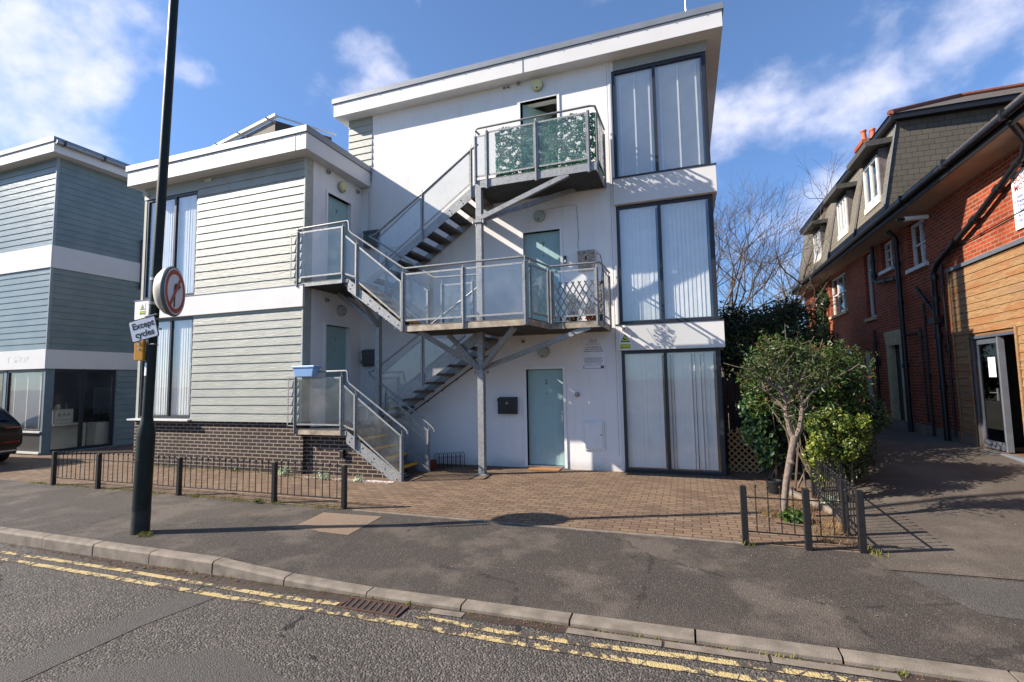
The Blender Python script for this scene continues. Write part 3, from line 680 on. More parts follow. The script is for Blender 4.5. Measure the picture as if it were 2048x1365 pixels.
mb = MB(FL); mb.box(-12.33, -10.38, 1.03, 1.065, -.05, .11); mb.build('window_sill', WFRAME, flats)
mb = MB(); mb.box(-12.38, -7.07, 7.70, YW-.002, 6.57, 6.92); mb.box(-12.38, -7.722, YW-.002, 14.3, 6.57, 6.92); mb.build('roof_fascia', WHITEP, flats, bev=.006)
mb = MB(); mb.box(-12.42, -7.04, 7.67, YW-.003, 6.922, 7.06); mb.box(-12.42, -7.723, YW-.003, 14.3, 6.922, 7.06); mb.build('roof_trim', GREYTRIM, flats, bev=.004)
mb = MB(FY(7.67))
for i in range(11): mb.box(-12.1+i*.48, -12.085+i*.48, 6.915, 6.93, .001, .008)
mb.box(-7.36, -7.345, 6.575, 6.92, -.028, -.024)
mb.build('fascia_joints', GREYTRIM, flats)
door(FS, 8.67, 9.46, .935, 3.09, '1'); door(FS, 8.67, 9.46, 3.90, 6.04, '8')
# vents, cable trunking and small fixings that belong to the walls
mb = MB(FL); mb.box(-10.20, -10.0, 6.44, 6.52, .012, .03); mb.build('air_vent', simple('buff_plastic', C(190, 176, 150), .6), flats)
mb = MB(F); mb.box(-3.60, -3.41, 8.27, 8.355, .001, .02); mb.build('air_vent', WHITEPL, flats)
mb = MB(F); mb.box(-3.585, -3.515, 8.285, 8.34, .0201, .022); mb.box(-3.495, -3.425, 8.285, 8.34, .0201, .022); mb.build('vent_grille', simple('vent_shadow', C(120, 110, 104), .8), flats)
mb = MB(F); mb.box(-7.2, -6.85, 1.02, 2.12, .001, .012); mb.build('meter_cupboard', WHITEPL, flats)
mb = MB(F); mb.box(-7.02, -2.0, 2.795, 2.805, .001, .012); mb.box(-7.33, -5.6, 4.43+.38, 4.44+.38, .001, .010); mb.build('cable_trunking', WHITEPL, flats)
mb = MB(F); mb.tube([(-5.95, 1.09, .02), (-3.9, 2.43, .02)], .012, 5)
for k in range(6): u = -5.85+k*.36; z = 1.09+(u+5.95)*.654; mb.box(u-.012, u+.012, z-.03, z+.005, .001, .03)
mb.build('wall_cable', BLKBOX, flats)
mb = MB(F); pts = [(-1.98, 4.9, .01), (-1.97, 4.75, .012), (-2.0, 4.6, .01), (-1.97, 4.46, .01)]; mb.tube([(-2.85, 5.40, .01), (-2.1, 5.44, .01), (-2.0, 5.40, .01)]+pts, .006, 4)
mb.tube([(-7.12, 6.45, .012), (-7.10, 6.0, .012), (-7.12, 5.5, .014), (-7.10, 5.0, .012)], .008, 4); mb.build('cable', simple('white_cable', C(176, 172, 170), .6), flats)
mb = MB(F)
for k in range(24): mb.box(-1.30, -1.288, 5.70-k*.33, 5.712-k*.33, .001, .008)
mb.box(-1.299, -1.289, .3, 8.3, .0005, .003)
mb.build('cable', simple('white_cable', C(176, 172, 170), .6), flats)

# things fixed on the walls
def bulkhead(F, u, v, mat, label, r=.125):
    t = thing('wall_lamp', label, 'wall lamp', F((u, v, 0)), 'round bulkhead lamps over the doors')
    mb = MB(F); mb.lathe([(r, .0), (r, .045), (r*.93, .05)], (u, v, .001), (0, 0, 1), 28); mb.build('lamp_base', simple('lamp_base_grey', C(150, 156, 146), .5), t, smooth=True)
    mb = MB(F); mb.lathe([(r*.93, .05), (r*.92, .085), (r*.8, .105), (0, .112)], (u, v, .001), (0, 0, 1), 28); mb.build('diffuser', mat, t, smooth=True)
    mb = MB(F); mb.box(u-.02, u+.02, v-r*.78, v-r*.6, .09, .112); mb.build('sensor', BLKBOX, t)
bulkhead(F, -2.775, 8.19, LAMPD, 'yellowed round lamp above the open top-floor door')
bulkhead(F, -2.80, 5.28, LAMPG, 'round grey-green lamp above the door numbered 7')
bulkhead(F, -2.78, 2.385, LAMPG, 'round lamp above the ground-floor door numbered 2')
bulkhead(FS, 9.11, 6.32, LAMPD, 'yellowed round lamp above the door numbered 8 under the lower roof')
bulkhead(FS, 9.14, 3.445, LAMPG, 'round lamp above the door numbered 1 under the landing')
def sensor(F, u, v, label, s=.045):
    t = thing('junction_box', label, 'junction box', F((u, v, 0)), 'small grey boxes on the walls')
    mb = MB(F); mb.box(u-s, u+s, v-s, v+s, .001, .05); mb.build('case', simple('grey_plastic', C(150, 148, 144), .6), t, bev=.006)
    mb = MB(F); mb.lathe([(.022, .05), (.022, .075), (.008, .085)], (u+.01, v-.01, 0), (0, 0, 1), 12); mb.build('knob', GREYBOX, t)
sensor(F, -2.09, 1.50, 'small grey box beside the door numbered 2'); sensor(F, -3.22, 8.34, 'small grey box left of the topmost round lamp', .035)
sensor(F, -3.22, 2.62, 'small grey box on the wall under the right-hand landing', .035)
sensor(FS, 8.655, 6.50, 'grey box high on the side wall left of the lamp over door 8', .04); sensor(FS, 9.70, 6.43, 'grey box in the corner with a cable hanging from it', .04)
sensor(FS, 8.66, 3.62, 'grey box high on the side wall left of the lamp over door 1', .04); sensor(F, -7.26, 2.30, 'grey box beside the dark letterbox by door 1', .04)
def mailbox(F, u0, u1, v0, v1, d, mat, label, name='mailbox', flap=True, bar=None):
    t = thing(name, label, 'mailbox' if name == 'mailbox' else 'cabinet', F(((u0+u1)/2, v0, 0)))
    mb = MB(F); mb.prism([(u0, v0, .001), (u0, v1-.03, .001), (u0, v1, .001), (u0, v1-.03, d), (u0, v0, d)], (u1-u0, 0, 0)); mb.build('body', mat, t, bev=.004)
    if flap: mb = MB(F); mb.box(u0-.008, u1+.008, v1-.085, v1-.035, d+.001, d+.010); mb.build('lid', mat, t)
    mb = MB(F); um = (u0+u1)/2; mb.lathe([(.012, 0), (.012, .006)], (um, v1-.11, d+.001), (0, 0, 1), 12); mb.build('lock', CHROME, t)
    if bar: mb = MB(F); mb.box(u0, u1, v0-.05, v0-.01, .001, d*.8); mb.build('newspaper_tray', mat, t)
    return t
t = mailbox(F, -3.78, -3.37, 1.105, 1.46, .12, BLKBOX, 'black letterbox on the white wall left of door 2'); mb = MB(F); mb.box(-3.60, -3.54, 1.315, 1.33, .121, .123); mb.build('name_slot', CHROME, t)
mailbox(F, -7.22, -6.86, 2.24, 2.60, .10, simple('dark_grey_mailbox', C(74, 80, 80), .5), 'dark grey letterbox in the corner beside door 1', bar=1)
mailbox(F, -7.18, -6.80, 5.05, 5.48, .13, MBOX, 'steel letterbox in the corner beside door 8')
t = mailbox(F, -1.985, -1.655, 4.06, 4.45, .10, RUSTBOX, 'rusty speckled letterbox on the wall above the narrow landing', bar=1)
mb = MB(F); mb.box(-1.84, -1.80, 4.22, 4.30, .101, .105); mb.build('rust_slot', RUSTI, t)
t = thing('meter_box', 'white meter box with a lock low on the wall by the ground-floor bay', 'meter box', F((-1.77, .40, 0)))
mb = MB(F); mb.box(-1.975, -1.565, .40, .975, .001, .03); mb.build('case', WHITEPL, t, bev=.006); mb = MB(F); mb.box(-1.955, -1.60, .44, .95, .031, .048); mb.build('door', WHITEPL, t, bev=.005)
mb = MB(F); mb.lathe([(.013, 0), (.013, .004)], (-1.625, .70, .048), (0, 0, 1), 10); mb.build('lock', BLKBOX, t)
t = thing('entry_buzzer', 'black door buzzer right of the door numbered 7', 'buzzer', F((-2.26, 4.24, 0)))
mb = MB(F); mb.box(-2.295, -2.245, 4.21, 4.37, .001, .03); mb.build('case', BLKBOX, t, bev=.004); mb = MB(F); mb.box(-2.285, -2.255, 4.23, 4.28, .0301, .033); mb.build('button_plate', WHITEPL, t)
# notice board and CCTV signs
t = thing('parking_notice', 'white parking notice in small black print on the wall under the landing', 'sign', F((-1.74, 2.0, 0)))
mb = MB(F); mb.box(-1.965, -1.515, 2.005, 2.63, .002, .008); mb.build('board', SIGNW, t)
mb = MB(F); mb.box(-1.97, -1.51, 2.0, 2.635, .001, .005); mb.build('board_edge', CHROME, t)
for (s, v, sz) in (('OASIS ONE', 2.585, .034), ('PRIVATE LAND', 2.545, .024)): text(s, F, -1.74, v, .0085, sz, SIGNK, t, bold=.0006)
for s, v in (('A VALID PERMIT MUST BE', 2.445), ('CLEARLY DISPLAYED ON THE', 2.405), ('DASHBOARD OR WINDSCREEN', 2.362)): text(s, F, -1.74, v, .0085, .032, SIGNK, t, bold=.0007, sx=.86)
mb = MB(F)
for k in range(8): mb.box(-1.93, -1.55+(.0 if k % 3 else -.04), 2.232-k*.014, 2.237-k*.014, .0082, .009)
for k in range(2): mb.box(-1.90+k*.02, -1.58-k*.03, 2.512-k*.012, 2.516-k*.012, .0082, .009)
for u0, u1, v in ((-1.93, -1.77, 2.105), (-1.70, -1.58, 2.105), (-1.92, -1.58, 2.082)): mb.box(u0, u1, v, v+.006, .0082, .009)
mb.build('small_print', simple('faded_print', C(120, 120, 124), .7), t)
mb = MB(F); mb.mat(SIGNB).box(-1.95, -1.535, 2.015, 2.022, .0082, .009).box(-1.95, -1.935, 2.022, 2.07, .0082, .009).box(-1.60, -1.535, 2.022, 2.07, .0082, .009); mb.mat(SIGNR).box(-1.585, -1.55, 2.035, 2.055, .0091, .0098); mb.build('logo_strip', None, t)
def cctv(F, u0, u1, v0, v1, label):
    t = thing('cctv_sign', label, 'sign', F(((u0+u1)/2, v0, 0)))
    mb = MB(F); mb.box(u0, u1, v0, v1, .001, .005); mb.build('board', SIGNW, t)
    um = (u0+u1)/2; W = u1-u0; vt = v1-.03; vb = v0+(v1-v0)*.42
    mb = MB(F); mb.prism([(um-W*.44, vb, .0052), (um+W*.44, vb, .0052), (um, vt, .0052)], (0, 0, .001)); mb.build('triangle', SIGNK, t)
    mb = MB(F); mb.prism([(um-W*.33, vb+.02, .0064), (um+W*.33, vb+.02, .0064), (um, vt-.035, .0064)], (0, 0, .001)); mb.build('triangle_fill', SIGNY, t)
    mb = MB(F); c = (um, vb+W*.30); mb.prism([(c[0]-.034, c[1]+.022, .0076), (c[0]+.03, c[1]-.006, .0076), (c[0]+.022, c[1]-.028, .0076), (c[0]-.040, c[1]+.002, .0076)], (0, 0, .001)); mb.prism([(c[0]-.012, c[1]-.005, .0076), (c[0]-.002, c[1]-.010, .0076), (c[0]-.018, c[1]-.040, .0076), (c[0]-.04, c[1]-.038, .0076), (c[0]-.04, c[1]-.032, .0076), (c[0]-.022, c[1]-.032, .0076)], (0, 0, .001)); mb.build('camera_symbol', SIGNK, t)
    mb = MB(F); mb.box(u0+.008, u1-.008, v0+.01, v0+(v1-v0)*.32, .0052, .006); mb.build('text_panel', SIGNY, t)
    h = (v1-v0)*.32
    text('CCTV in', F, um, v0+h*.75, .0062, .052*W/.2, SIGNK, t, bold=.0006, sx=.95); text('operation', F, um, v0+h*.34, .0062, .052*W/.2, SIGNK, t, bold=.0006, sx=.95)
cctv(FY(YW-.10), -1.20, -.985, 2.375, 2.70, 'yellow and white CCTV sign on the band over the ground-floor bay')
cctv(FY(YL-.06), -12.12, -11.93, 3.50, 3.77, 'yellow and white CCTV sign at the left end of the sage block band')
def dome(F, u, v, label, r=.06):
    t = thing('security_camera', label, 'camera', F((u, v, 0)))
    mb = MB(F); mb.lathe([(r*.9, 0), (r, .02), (r*.9, .04)], (u, v, .001), (0, 0, 1), 20); mb.build('mount', WHITEPL, t, smooth=True)
    mb = MB(F); mb.lathe([(r*.85, .04), (r*.82, .07), (r*.5, .10), (0, .11)], (u, v-.01, .001), (0, 0, 1), 20); mb.build('dome', WHITEPL, t, smooth=True)
    mb = MB(F); 
    for s in (-1, 1): mb.lathe([(.014, 0), (.014, .01)], (u+s*.018, v-.02, .098), (0, 0, 1), 10)
    mb.build('lens', BLKBOX, t)
dome(FY(YW-.10), -1.105, 2.785, 'white dome camera above the CCTV sign of the ground-floor bay'); dome(FY(YL-.0), -12.12, 6.44, 'white dome camera under the eaves at the far left of the sage block')
t = thing('roof_aerial', 'thin metal aerial mast standing on the highest roof', 'aerial', (.35, 11, 8.83)); mb = MB(); mb.tube([(.35, 11, 8.83), (.33, 11, 10.6)], .012, 6); mb.build('mast', CHROME, t)
mb = MB(); mb.lathe([(.03, 0), (.03, .25)], (.35, 11, 8.831), (0, 0, 1), 8); mb.build('bracket', CHROME, t)
t = thing('doormat', 'brown coir mat on the paving at door 2', 'doormat', (-2.78, 9.72, 0)); mb = MB(); mb.box(-3.1, -2.45, 9.62, 9.85, .001, .018); mb.build('mat', simple('coir', C(150, 104, 58), .95, 0, .3, 60, .6, 200), t, bev=.004)

# solar panels on the lower roof, seen from behind the parapet
t = thing('solar_panel', 'tilted grey roof-light panel with brackets on the lower roof', 'solar panel', (-10, 10.0, 7.06))
SOL = simple('panel_back', C(128, 120, 108), .8, 0, .25, 5)
a, b = Vector((-12.0, 9.0, 7.76)), Vector((-9.30, 9.0, 8.36))
mb = MB(); mb.prism([(-12.3, 9.05, 7.10), (-9.28, 9.05, 7.10), (-9.28, 9.05, 8.30), (-12.3, 9.05, 7.62)], (0, .04, 0)); mb.build('panel', SOL, t)
mb = MB(); mb.beam((-12.7, 9.03, 7.62), (-9.22, 9.03, 8.40), .10, .07); mb.build('edge_rail', simple('pale_rail', C(206, 202, 192), .5), t)
mb = MB(); mb.prism([(-9.26, 9.02, 8.42), (-9.22, 9.02, 8.36), (-8.35, 10.1, 8.24), (-8.38, 10.1, 8.30)], (.02, .05, 0)); mb.build('edge_rail', simple('pale_rail', C(206, 202, 192), .5), t)
mb = MB(); mb.prism([(-9.27, 9.06, 7.08), (-9.27, 9.06, 8.28), (-8.45, 10.05, 8.18), (-8.45, 10.05, 7.08)], (.03, .02, 0)); mb.build('side_panel', simple('panel_side', C(70, 66, 60), .8), t)
for f in (.15, .35, .62, .96):
    p = a.lerp(b, f); mb = MB(); mb.beam(p+Vector((-.05, -.06, .0)), p+Vector((.22, .0, -.16)), .05, .035); mb.build('bracket', FRAME, t)

# ------------------------------------------------------------------ external steel stairs
st = thing('steel_staircase', 'galvanised steel outside stairs with glass balustrades in front of the white flats', 'staircase', (-3.80, 8.95, 0))
def sobj(mb, name, mat=GALV, **k): return mb.build(name, mat, st, **k)
FY0, FY1, RY0, RY1 = 7.96, 8.93, 8.97, 9.84
def landing(pts, z0, z1, front_mat=RUSTY):
    n = len(pts)
    mb = MB(); mb.prism([(x, y, z1-.012) for x, y in pts], (0, 0, .012)); o = sobj(mb, 'landing_deck', GRATE)
    mb = MB(); cx = sum(p[0] for p in pts)/n; cy_ = sum(p[1] for p in pts)/n
    for i in range(n):
        a, b = Vector((*pts[i], (z0+z1)/2-.01)), Vector((*pts[(i+1) % n], (z0+z1)/2-.01))
        mb.beam(a, b, .02, z1-z0-.02)
    sobj(mb, 'landing_edge_beam', front_mat)
    mb = MB(); mb.prism([(cx+(x-cx)*.985, cy_+(y-cy_)*.975, z0+.018) for x, y in pts], (0, 0, .010)); sobj(mb, 'underside_shade_plate', simple('underside_shade_tone', (.045, .043, .04, 1), .8, 0, .3, 6))  # plate added to darken the underside, shade put into its colour
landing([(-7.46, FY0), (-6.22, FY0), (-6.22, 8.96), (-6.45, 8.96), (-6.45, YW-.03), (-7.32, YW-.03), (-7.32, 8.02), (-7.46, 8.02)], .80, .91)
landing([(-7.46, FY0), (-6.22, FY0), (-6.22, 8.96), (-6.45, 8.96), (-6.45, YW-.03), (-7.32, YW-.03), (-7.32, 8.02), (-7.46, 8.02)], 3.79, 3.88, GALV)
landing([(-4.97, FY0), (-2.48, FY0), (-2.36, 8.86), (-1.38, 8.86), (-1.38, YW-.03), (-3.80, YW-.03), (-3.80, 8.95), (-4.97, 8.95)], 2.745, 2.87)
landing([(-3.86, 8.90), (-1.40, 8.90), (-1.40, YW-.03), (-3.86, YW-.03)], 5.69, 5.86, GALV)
# posts and braces
def post(x, y, z0, z1, s, name='column'):
    mb = MB(); mb.box(x-s/2, x+s/2, y-s/2, y+s/2, z0, z1); mb.box(x-s*.9, x+s*.9, y-s*.9, y+s*.9, z0, z0+.012); sobj(mb, name, bev=.006)
post(-3.80, 8.95, 0, 5.69, .125); post(-6.19, 8.95, 0, 3.79, .11)
for z in (1.98, 4.99):
    mb = MB(); mb.box(-3.80-.10, -3.80+.10, 8.95-.085, 8.95+.085, z-.01, z+.01)
    for s in (-1, 1): mb.tube([(-3.80+s*.11, 8.88, z-.035), (-3.80+s*.11, 8.88, z+.035)], .02, 6); mb.tube([(-3.80+s*.11, 9.02, z-.035), (-3.80+s*.11, 9.02, z+.035)], .02, 6)
    sobj(mb, 'splice_plate')
P = (-3.80, 8.95)
for a, b in (((-3.83, 8.92, 2.06), (-4.68, 8.06, 2.74)), ((-3.85, 8.97, 2.06), (-4.5, 8.93, 2.74)), ((-3.76, 8.91, 2.06), (-2.78, 8.06, 2.74)), ((-3.74, 8.96, 2.06), (-1.62, 8.92, 2.76)),
             ((-3.74, 8.90, 5.07), (-1.95, 8.93, 5.70)), ((-3.74, 9.0, 5.07), (-2.0, 9.72, 5.70)), ((-6.20, 8.93, 3.02), (-7.2, 8.9, 3.80)), ((-6.16, 8.90, 3.02), (-6.32, 8.06, 3.80)), ((-6.20, 8.93, .12), (-6.9, 8.9, .80))):
    mb = MB(); mb.beam(a, b, .07, .09); sobj(mb, 'brace')
# flights
def flight(xb, zb, xt, zt, y0, y1, n, right_up, extra=.0):
    """n risers between (xb,zb) foot and (xt,zt) head; nosing line passes through the head"""
    slope = (zt-zb)/(xt-xb); rise = (zt-zb)/n; d = 1 if xt > xb else -1; go = abs(xt-xb)/n
    for yy in (y0, y1-.012):
        mb = MB(); h = .245
        # stringer plate: parallel to the nosing line
        xs_, zs_ = xb-d*.02, zb+.03; 
        a = (xb-d*.03, yy, zb+.0); 
        pts = [(xt, yy, zt-.01), (xt, yy, zt-.01-h)]
        if zb < .1: xe = xb; pts += [(xb+d*(h-.06)/abs(slope), yy, zb), (xb-d*.02, yy, zb), (xb-d*.02, yy, zb+.06)]
        else: pts += [(xb, yy, zb-h*.55), (xb, yy, zb+.02)]
        mb.prism(pts, (0, .012, 0)); s_ = sobj(mb, 'stringer')
        mb = MB()
        for k in range(n):
            x = xb+d*go*(k+.55); z = zb+rise*(k+.55)
            for (ox, oz) in ((0, -.05), (.05*d, -.12)):
                mb.lathe([(.014, 0), (.014, .008), (.008, .012)], (x+ox, yy-.001 if yy == y0 else yy+.013, z+oz-.02), (0, -1, 0) if yy == y0 else (0, 1, 0), 6)
        mb.build('bolts', simple('bolt_steel', (.35, .35, .34, 1), .4, .6, .1, 40), s_)
    for k in range(1, n):
        z = zb+rise*k; x = xb+d*go*(k-1)+d*.0  # nosing position
        x = xt-d*go*(n-k)
        mb = MB(); a0, a1 = sorted((x, x+d*(go+.02))); mb.box(a0, a1, y0+.013, y1-.013, z-.006, z); mb.box(*sorted((x, x+d*.006)), y0+.013, y1-.013, z-.045, z-.006); mb.box(*sorted((x+d*(go+.015), x+d*(go+.02))), y0+.013, y1-.013, z-.05, z-.006)
        t = sobj(mb, 'tread', GRATE)
        mb = MB(); mb.box(*sorted((x-d*.004, x+d*.055)), y0+.02, y1-.02, z+.001, z+.006); mb.box(*sorted((x-d*.006, x-d*.0005)), y0+.02, y1-.02, z-.038, z+.006); mb.build('nosing', NOSING, t)
flight(-4.97, 0.0, -6.22, .91, FY0, FY1, 5, False)
flight(-4.97, 2.87, -6.22, 3.88, FY0, FY1, 6, False)
flight(-6.62, .91, -3.80, 2.87, RY0, RY1, 11, True)
flight(-6.72, 3.88, -3.86, 5.86, RY0, RY1, 11, True)
# balustrades
def fbar(mb, a, b, w_=.04, t=.008): mb.beam(a, b, t, w_)
def bpost(x, y, z0, z1, ax='x'):
    mb = MB()
    if ax == 'x': mb.box(x-.03, x+.03, y-.008, y+.008, z0, z1); mb.box(x-.006, x+.006, y-.03, y-.008, z0+.0, z1)
    else: mb.box(x-.008, x+.008, y-.03, y+.03, z0, z1); mb.box(x+.008, x+.03, y-.006, y+.006, z0, z1)
    mb.tube([(x, y, z1), (x, y, z1+.085)], .008, 6)
    for z in (z0+.25, z0+.5, z0+.75, z1-.06):
        if z < z1: mb.box(x-.012, x+.012, y-.014, y-.0085, z, z+.02)
    sobj(mb, 'railing_post')
def infill(a0, a1, b0, b1, inset=.05):
    """glass in a frame of flat bars: a0,a1 = bottom/top at one end; b0,b1 at the other (x,y,z)"""
    a0, a1, b0, b1 = map(Vector, (a0, a1, b0, b1)); d = (b0-a0); d.z = 0; d.normalize()
    mb = MB(); fbar(mb, a0, b0, .032, .012); fbar(mb, a1, b1, .032, .012); fbar(mb, a0, a1, .014, .012) if False else None
    for e0, e1 in ((a0, a1), (b0, b1)):
        mb.beam(e0, e1, .010, .016, (1, 0, 0) if abs(d.x) > .5 else (0, 1, 0))
    o = sobj(mb, 'panel_frame')
    e = Vector((-d.y, d.x, 0))*.004; k = Vector((0, 0, .01))
    mb = MB(); A, B_, C_, D = a0+k+d*.01, b0+k-d*.01, b1-k-d*.01, a1-k+d*.01
    mb.add([A-e, B_-e, C_-e, D-e, A+e, B_+e, C_+e, D+e], [(0, 1, 2, 3), (7, 6, 5, 4), (0, 4, 5, 1), (1, 5, 6, 2), (2, 6, 7, 3), (3, 7, 4, 0)]); mb.build('glass_panel', GLASS, o)
def rail(pts, r=.021): mb = MB(); mb.tube(pts, r, 10); sobj(mb, 'handrail', smooth=True)
yf = FY0-.015
def landing_rail_left(zf, zpost, zbot, ztop, zh):
    for x in (-7.46, -6.33): bpost(x, yf, zf-.09, zpost)
    infill((-7.42, yf, zbot), (-7.42, yf, ztop), (-6.37, yf, zbot), (-6.37, yf, ztop))
    mb = MB(); fbar(mb, (-7.64, yf, zf+.06), (-7.46, yf, zf+.06), .02, .01); fbar(mb, (-7.64, yf, zpost-.02), (-7.46, yf, zpost-.02), .02, .01); mb.beam((-7.64, yf, zf+.06), (-7.64, yf, zpost-.02), .01, .022, (1, 0, 0)); sobj(mb, 'closing_bar')
landing_rail_left(.91, 1.95, 1.0, 1.915, 2.04); landing_rail_left(3.88, 4.95, 3.985, 4.925, 5.02)
for z in (0, 2.99):
    pass
# flight A (ground) and C (upper) front balustrades
for (zb, zl, zpost, yy, back) in ((0, .91, 1.95, yf, 0), (2.87, 3.88, 4.95, yf, 0), (0, .91, 1.95, 8.945, 1), (2.87, 3.88, 4.95, 8.945, 1)):
    s = (zl-zb)/1.25 if zb else .91/1.25
    zn = lambda x: zb+(-4.97-x)*s if x > -6.22 else zl
    tops = lambda x: zn(x)+.80; bots = lambda x: zn(x)+.10
    for x in (-6.0, -4.975): bpost(x, yy, zn(x)-.20 if x < -5 else (zb if zb == 0 else zb-.12), tops(x)+.04)
    infill((-5.96, yy, bots(-5.96)), (-5.96, yy, tops(-5.96)), (-5.015, yy, bots(-5.015)), (-5.015, yy, tops(-5.015)))
    if not back: infill((-6.29, yy, zl+.09), (-6.29, yy, tops(-6.22)+.06), (-6.04, yy, zl+.0), (-6.04, yy, tops(-6.04)))
rail([(-7.36, 8.05, 2.02), (-7.44, 7.97, 2.03), (-7.30, yf, 2.035), (-6.22, yf, 2.045), (-6.19, yf, 2.02), (-6.18, yf, 1.86), (-6.14, yf, 1.80), (-4.92, yf, .965), (-4.86, yf, .915), (-4.85, yf, .86)])
rail([(-7.42, 8.05, 5.0), (-7.52, 7.97, 5.01), (-7.36, yf, 5.01), (-6.24, yf, 5.03), (-6.20, yf, 5.01), (-6.185, yf, 4.84), (-6.14, yf, 4.78), (-5.0, yf, 3.99), (-4.92, yf, 3.945), (-2.62, yf, 3.935), (-2.53, yf+.02, 3.93), (-2.36, 8.82, 3.93), (-2.30, 8.85, 3.93), (-1.48, 8.85, 3.93), (-1.40, 8.88, 3.93), (-1.36, 9.80, 3.92)])
yr = 8.95
rail([(-4.84, yr, .80), (-4.86, yr, .86), (-4.93, yr, .92), (-6.40, yr, 1.98), (-6.46, yr+.02, 2.03), (-6.38, yr+.03, 2.05), (-6.3, yr+.03, 2.08), (-5.2, yr+.02, 2.80), (-4.71, yr, 3.12), (-3.88, yr, 3.66), (-3.83, yr, 3.72), (-3.83, yr, 3.90), (-3.87, yr, 3.94), (-4.80, yr, 3.955), (-4.88, yr, 3.98), (-6.36, yr, 4.97), (-6.45, yr, 5.02), (-6.40, yr+.02, 5.03), (-6.30, yr+.02, 5.05), (-5.12, yr, 5.79), (-3.90, yr, 6.60), (-3.84, 9.0, 6.66)])
# P2 balustrade
for x in (-3.71, -2.54): bpost(x, yf, 2.76, 3.87)
bpost(-4.955, yf, 2.76, 3.87)
infill((-4.91, yf, 2.955), (-4.91, yf, 3.83), (-3.75, yf, 2.955), (-3.75, yf, 3.83)); infill((-3.67, yf, 2.955), (-3.67, yf, 3.83), (-2.58, yf, 2.955), (-2.58, yf, 3.83))
for (x, y) in ((-2.49, 8.06), (-2.36, 8.78)): bpost(x, y, 2.78, 3.85, 'y')
infill((-2.48, 8.12, 2.97), (-2.48, 8.12, 3.82), (-2.37, 8.73, 2.97), (-2.37, 8.73, 3.82))
for x in (-2.31, -1.46): bpost(x, 8.85, 2.78, 3.85)
infill((-2.27, 8.85, 2.97), (-2.27, 8.85, 3.82), (-1.50, 8.85, 2.97), (-1.50, 8.85, 3.82))
for y in (8.95, 9.76): bpost(-1.37, y, 2.78, 3.85, 'y')
infill((-1.37, 9.0, 2.97), (-1.37, 9.0, 3.82), (-1.37, 9.71, 2.97), (-1.37, 9.71, 3.82))
# inner balustrade above the stairwell
for x in (-4.66, -3.97): bpost(x, yr, 2.80, 3.82)
infill((-4.62, yr, 2.97), (-4.62, yr, 3.78), (-4.01, yr, 2.97), (-4.01, yr, 3.78))
# flights B and D, front side
for (zb, xb, sl, zo) in ((.91, -6.62, 1.96/2.82, 0), (3.88, -6.72, 1.98/2.86, 0)):
    zn = lambda x: zb+(x-xb)*sl
    ps = (-5.12, -3.98) if zb > 3 else (-5.12,)
    for x in ps: bpost(x, yr+.005, zn(x)-.24, zn(x)+.80)
    y_ = yr+.005
    infill((-6.2, y_, zn(-6.2)+.08), (-6.2, y_, zn(-6.2)+.72), (-5.16, y_, zn(-5.16)+.08), (-5.16, y_, zn(-5.16)+.74))
    e = -4.02 if zb > 3 else -4.15
    infill((-5.08, y_, zn(-5.08)+.08), (-5.08, y_, zn(-5.08)+.76), (e, y_, zn(e)+.08), (e, y_, zn(e)+.76))
# P4 balustrade
yp = 8.885
for x in (-3.60, -2.568, -1.538): bpost(x, yp, 5.66, 6.86)
bpost(-1.395, yp+.04, 5.66, 6.80, 'y'); bpost(-1.385, 9.78, 5.66, 6.80, 'y'); bpost(-3.85, yp, 5.80, 6.78)
infill((-3.82, yp, 5.93), (-3.82, yp, 6.77), (-3.64, yp, 5.93), (-3.64, yp, 6.77))
infill((-3.56, yp, 5.93), (-3.56, yp, 6.82), (-2.61, yp, 5.93), (-2.61, yp, 6.82)); infill((-2.53, yp, 5.93), (-2.53, yp, 6.82), (-1.58, yp, 5.93), (-1.58, yp, 6.82))
infill((-1.385, 8.97, 5.93), (-1.385, 8.97, 6.80), (-1.385, 9.73, 5.93), (-1.385, 9.73, 6.80))
rail([(-3.80, 9.0, 6.86), (-3.87, 8.93, 6.93), (-3.80, yp, 6.94), (-1.50, yp, 6.94), (-1.41, 8.92, 6.94), (-1.37, 9.80, 6.90)])

# ------------------------------------------------------------------ things on the stairs
t = thing('planter_box', 'pale blue plastic trough hung on the lowest landing rail', 'planter', (-7.2, 7.90, 1.92))
mb = MB(); a = [(-7.34, 7.80, 1.94), (-6.92, 7.80, 1.94), (-6.92, 7.95, 1.94), (-7.34, 7.95, 1.94)]; b = [(-7.38, 7.77, 2.12), (-6.86, 7.77, 2.12), (-6.86, 7.97, 2.12), (-7.38, 7.97, 2.12)]
mb.add(a+b, [(0, 3, 2, 1), (4, 5, 6, 7), (0, 1, 5, 4), (1, 2, 6, 5), (2, 3, 7, 6), (3, 0, 4, 7)]); mb.build('trough', PLASTICB, t, bev=.015)
mb = MB(); mb.box(-7.40, -6.84, 7.755, 7.985, 2.121, 2.165); mb.build('rim', PLASTICB, t, bev=.012)
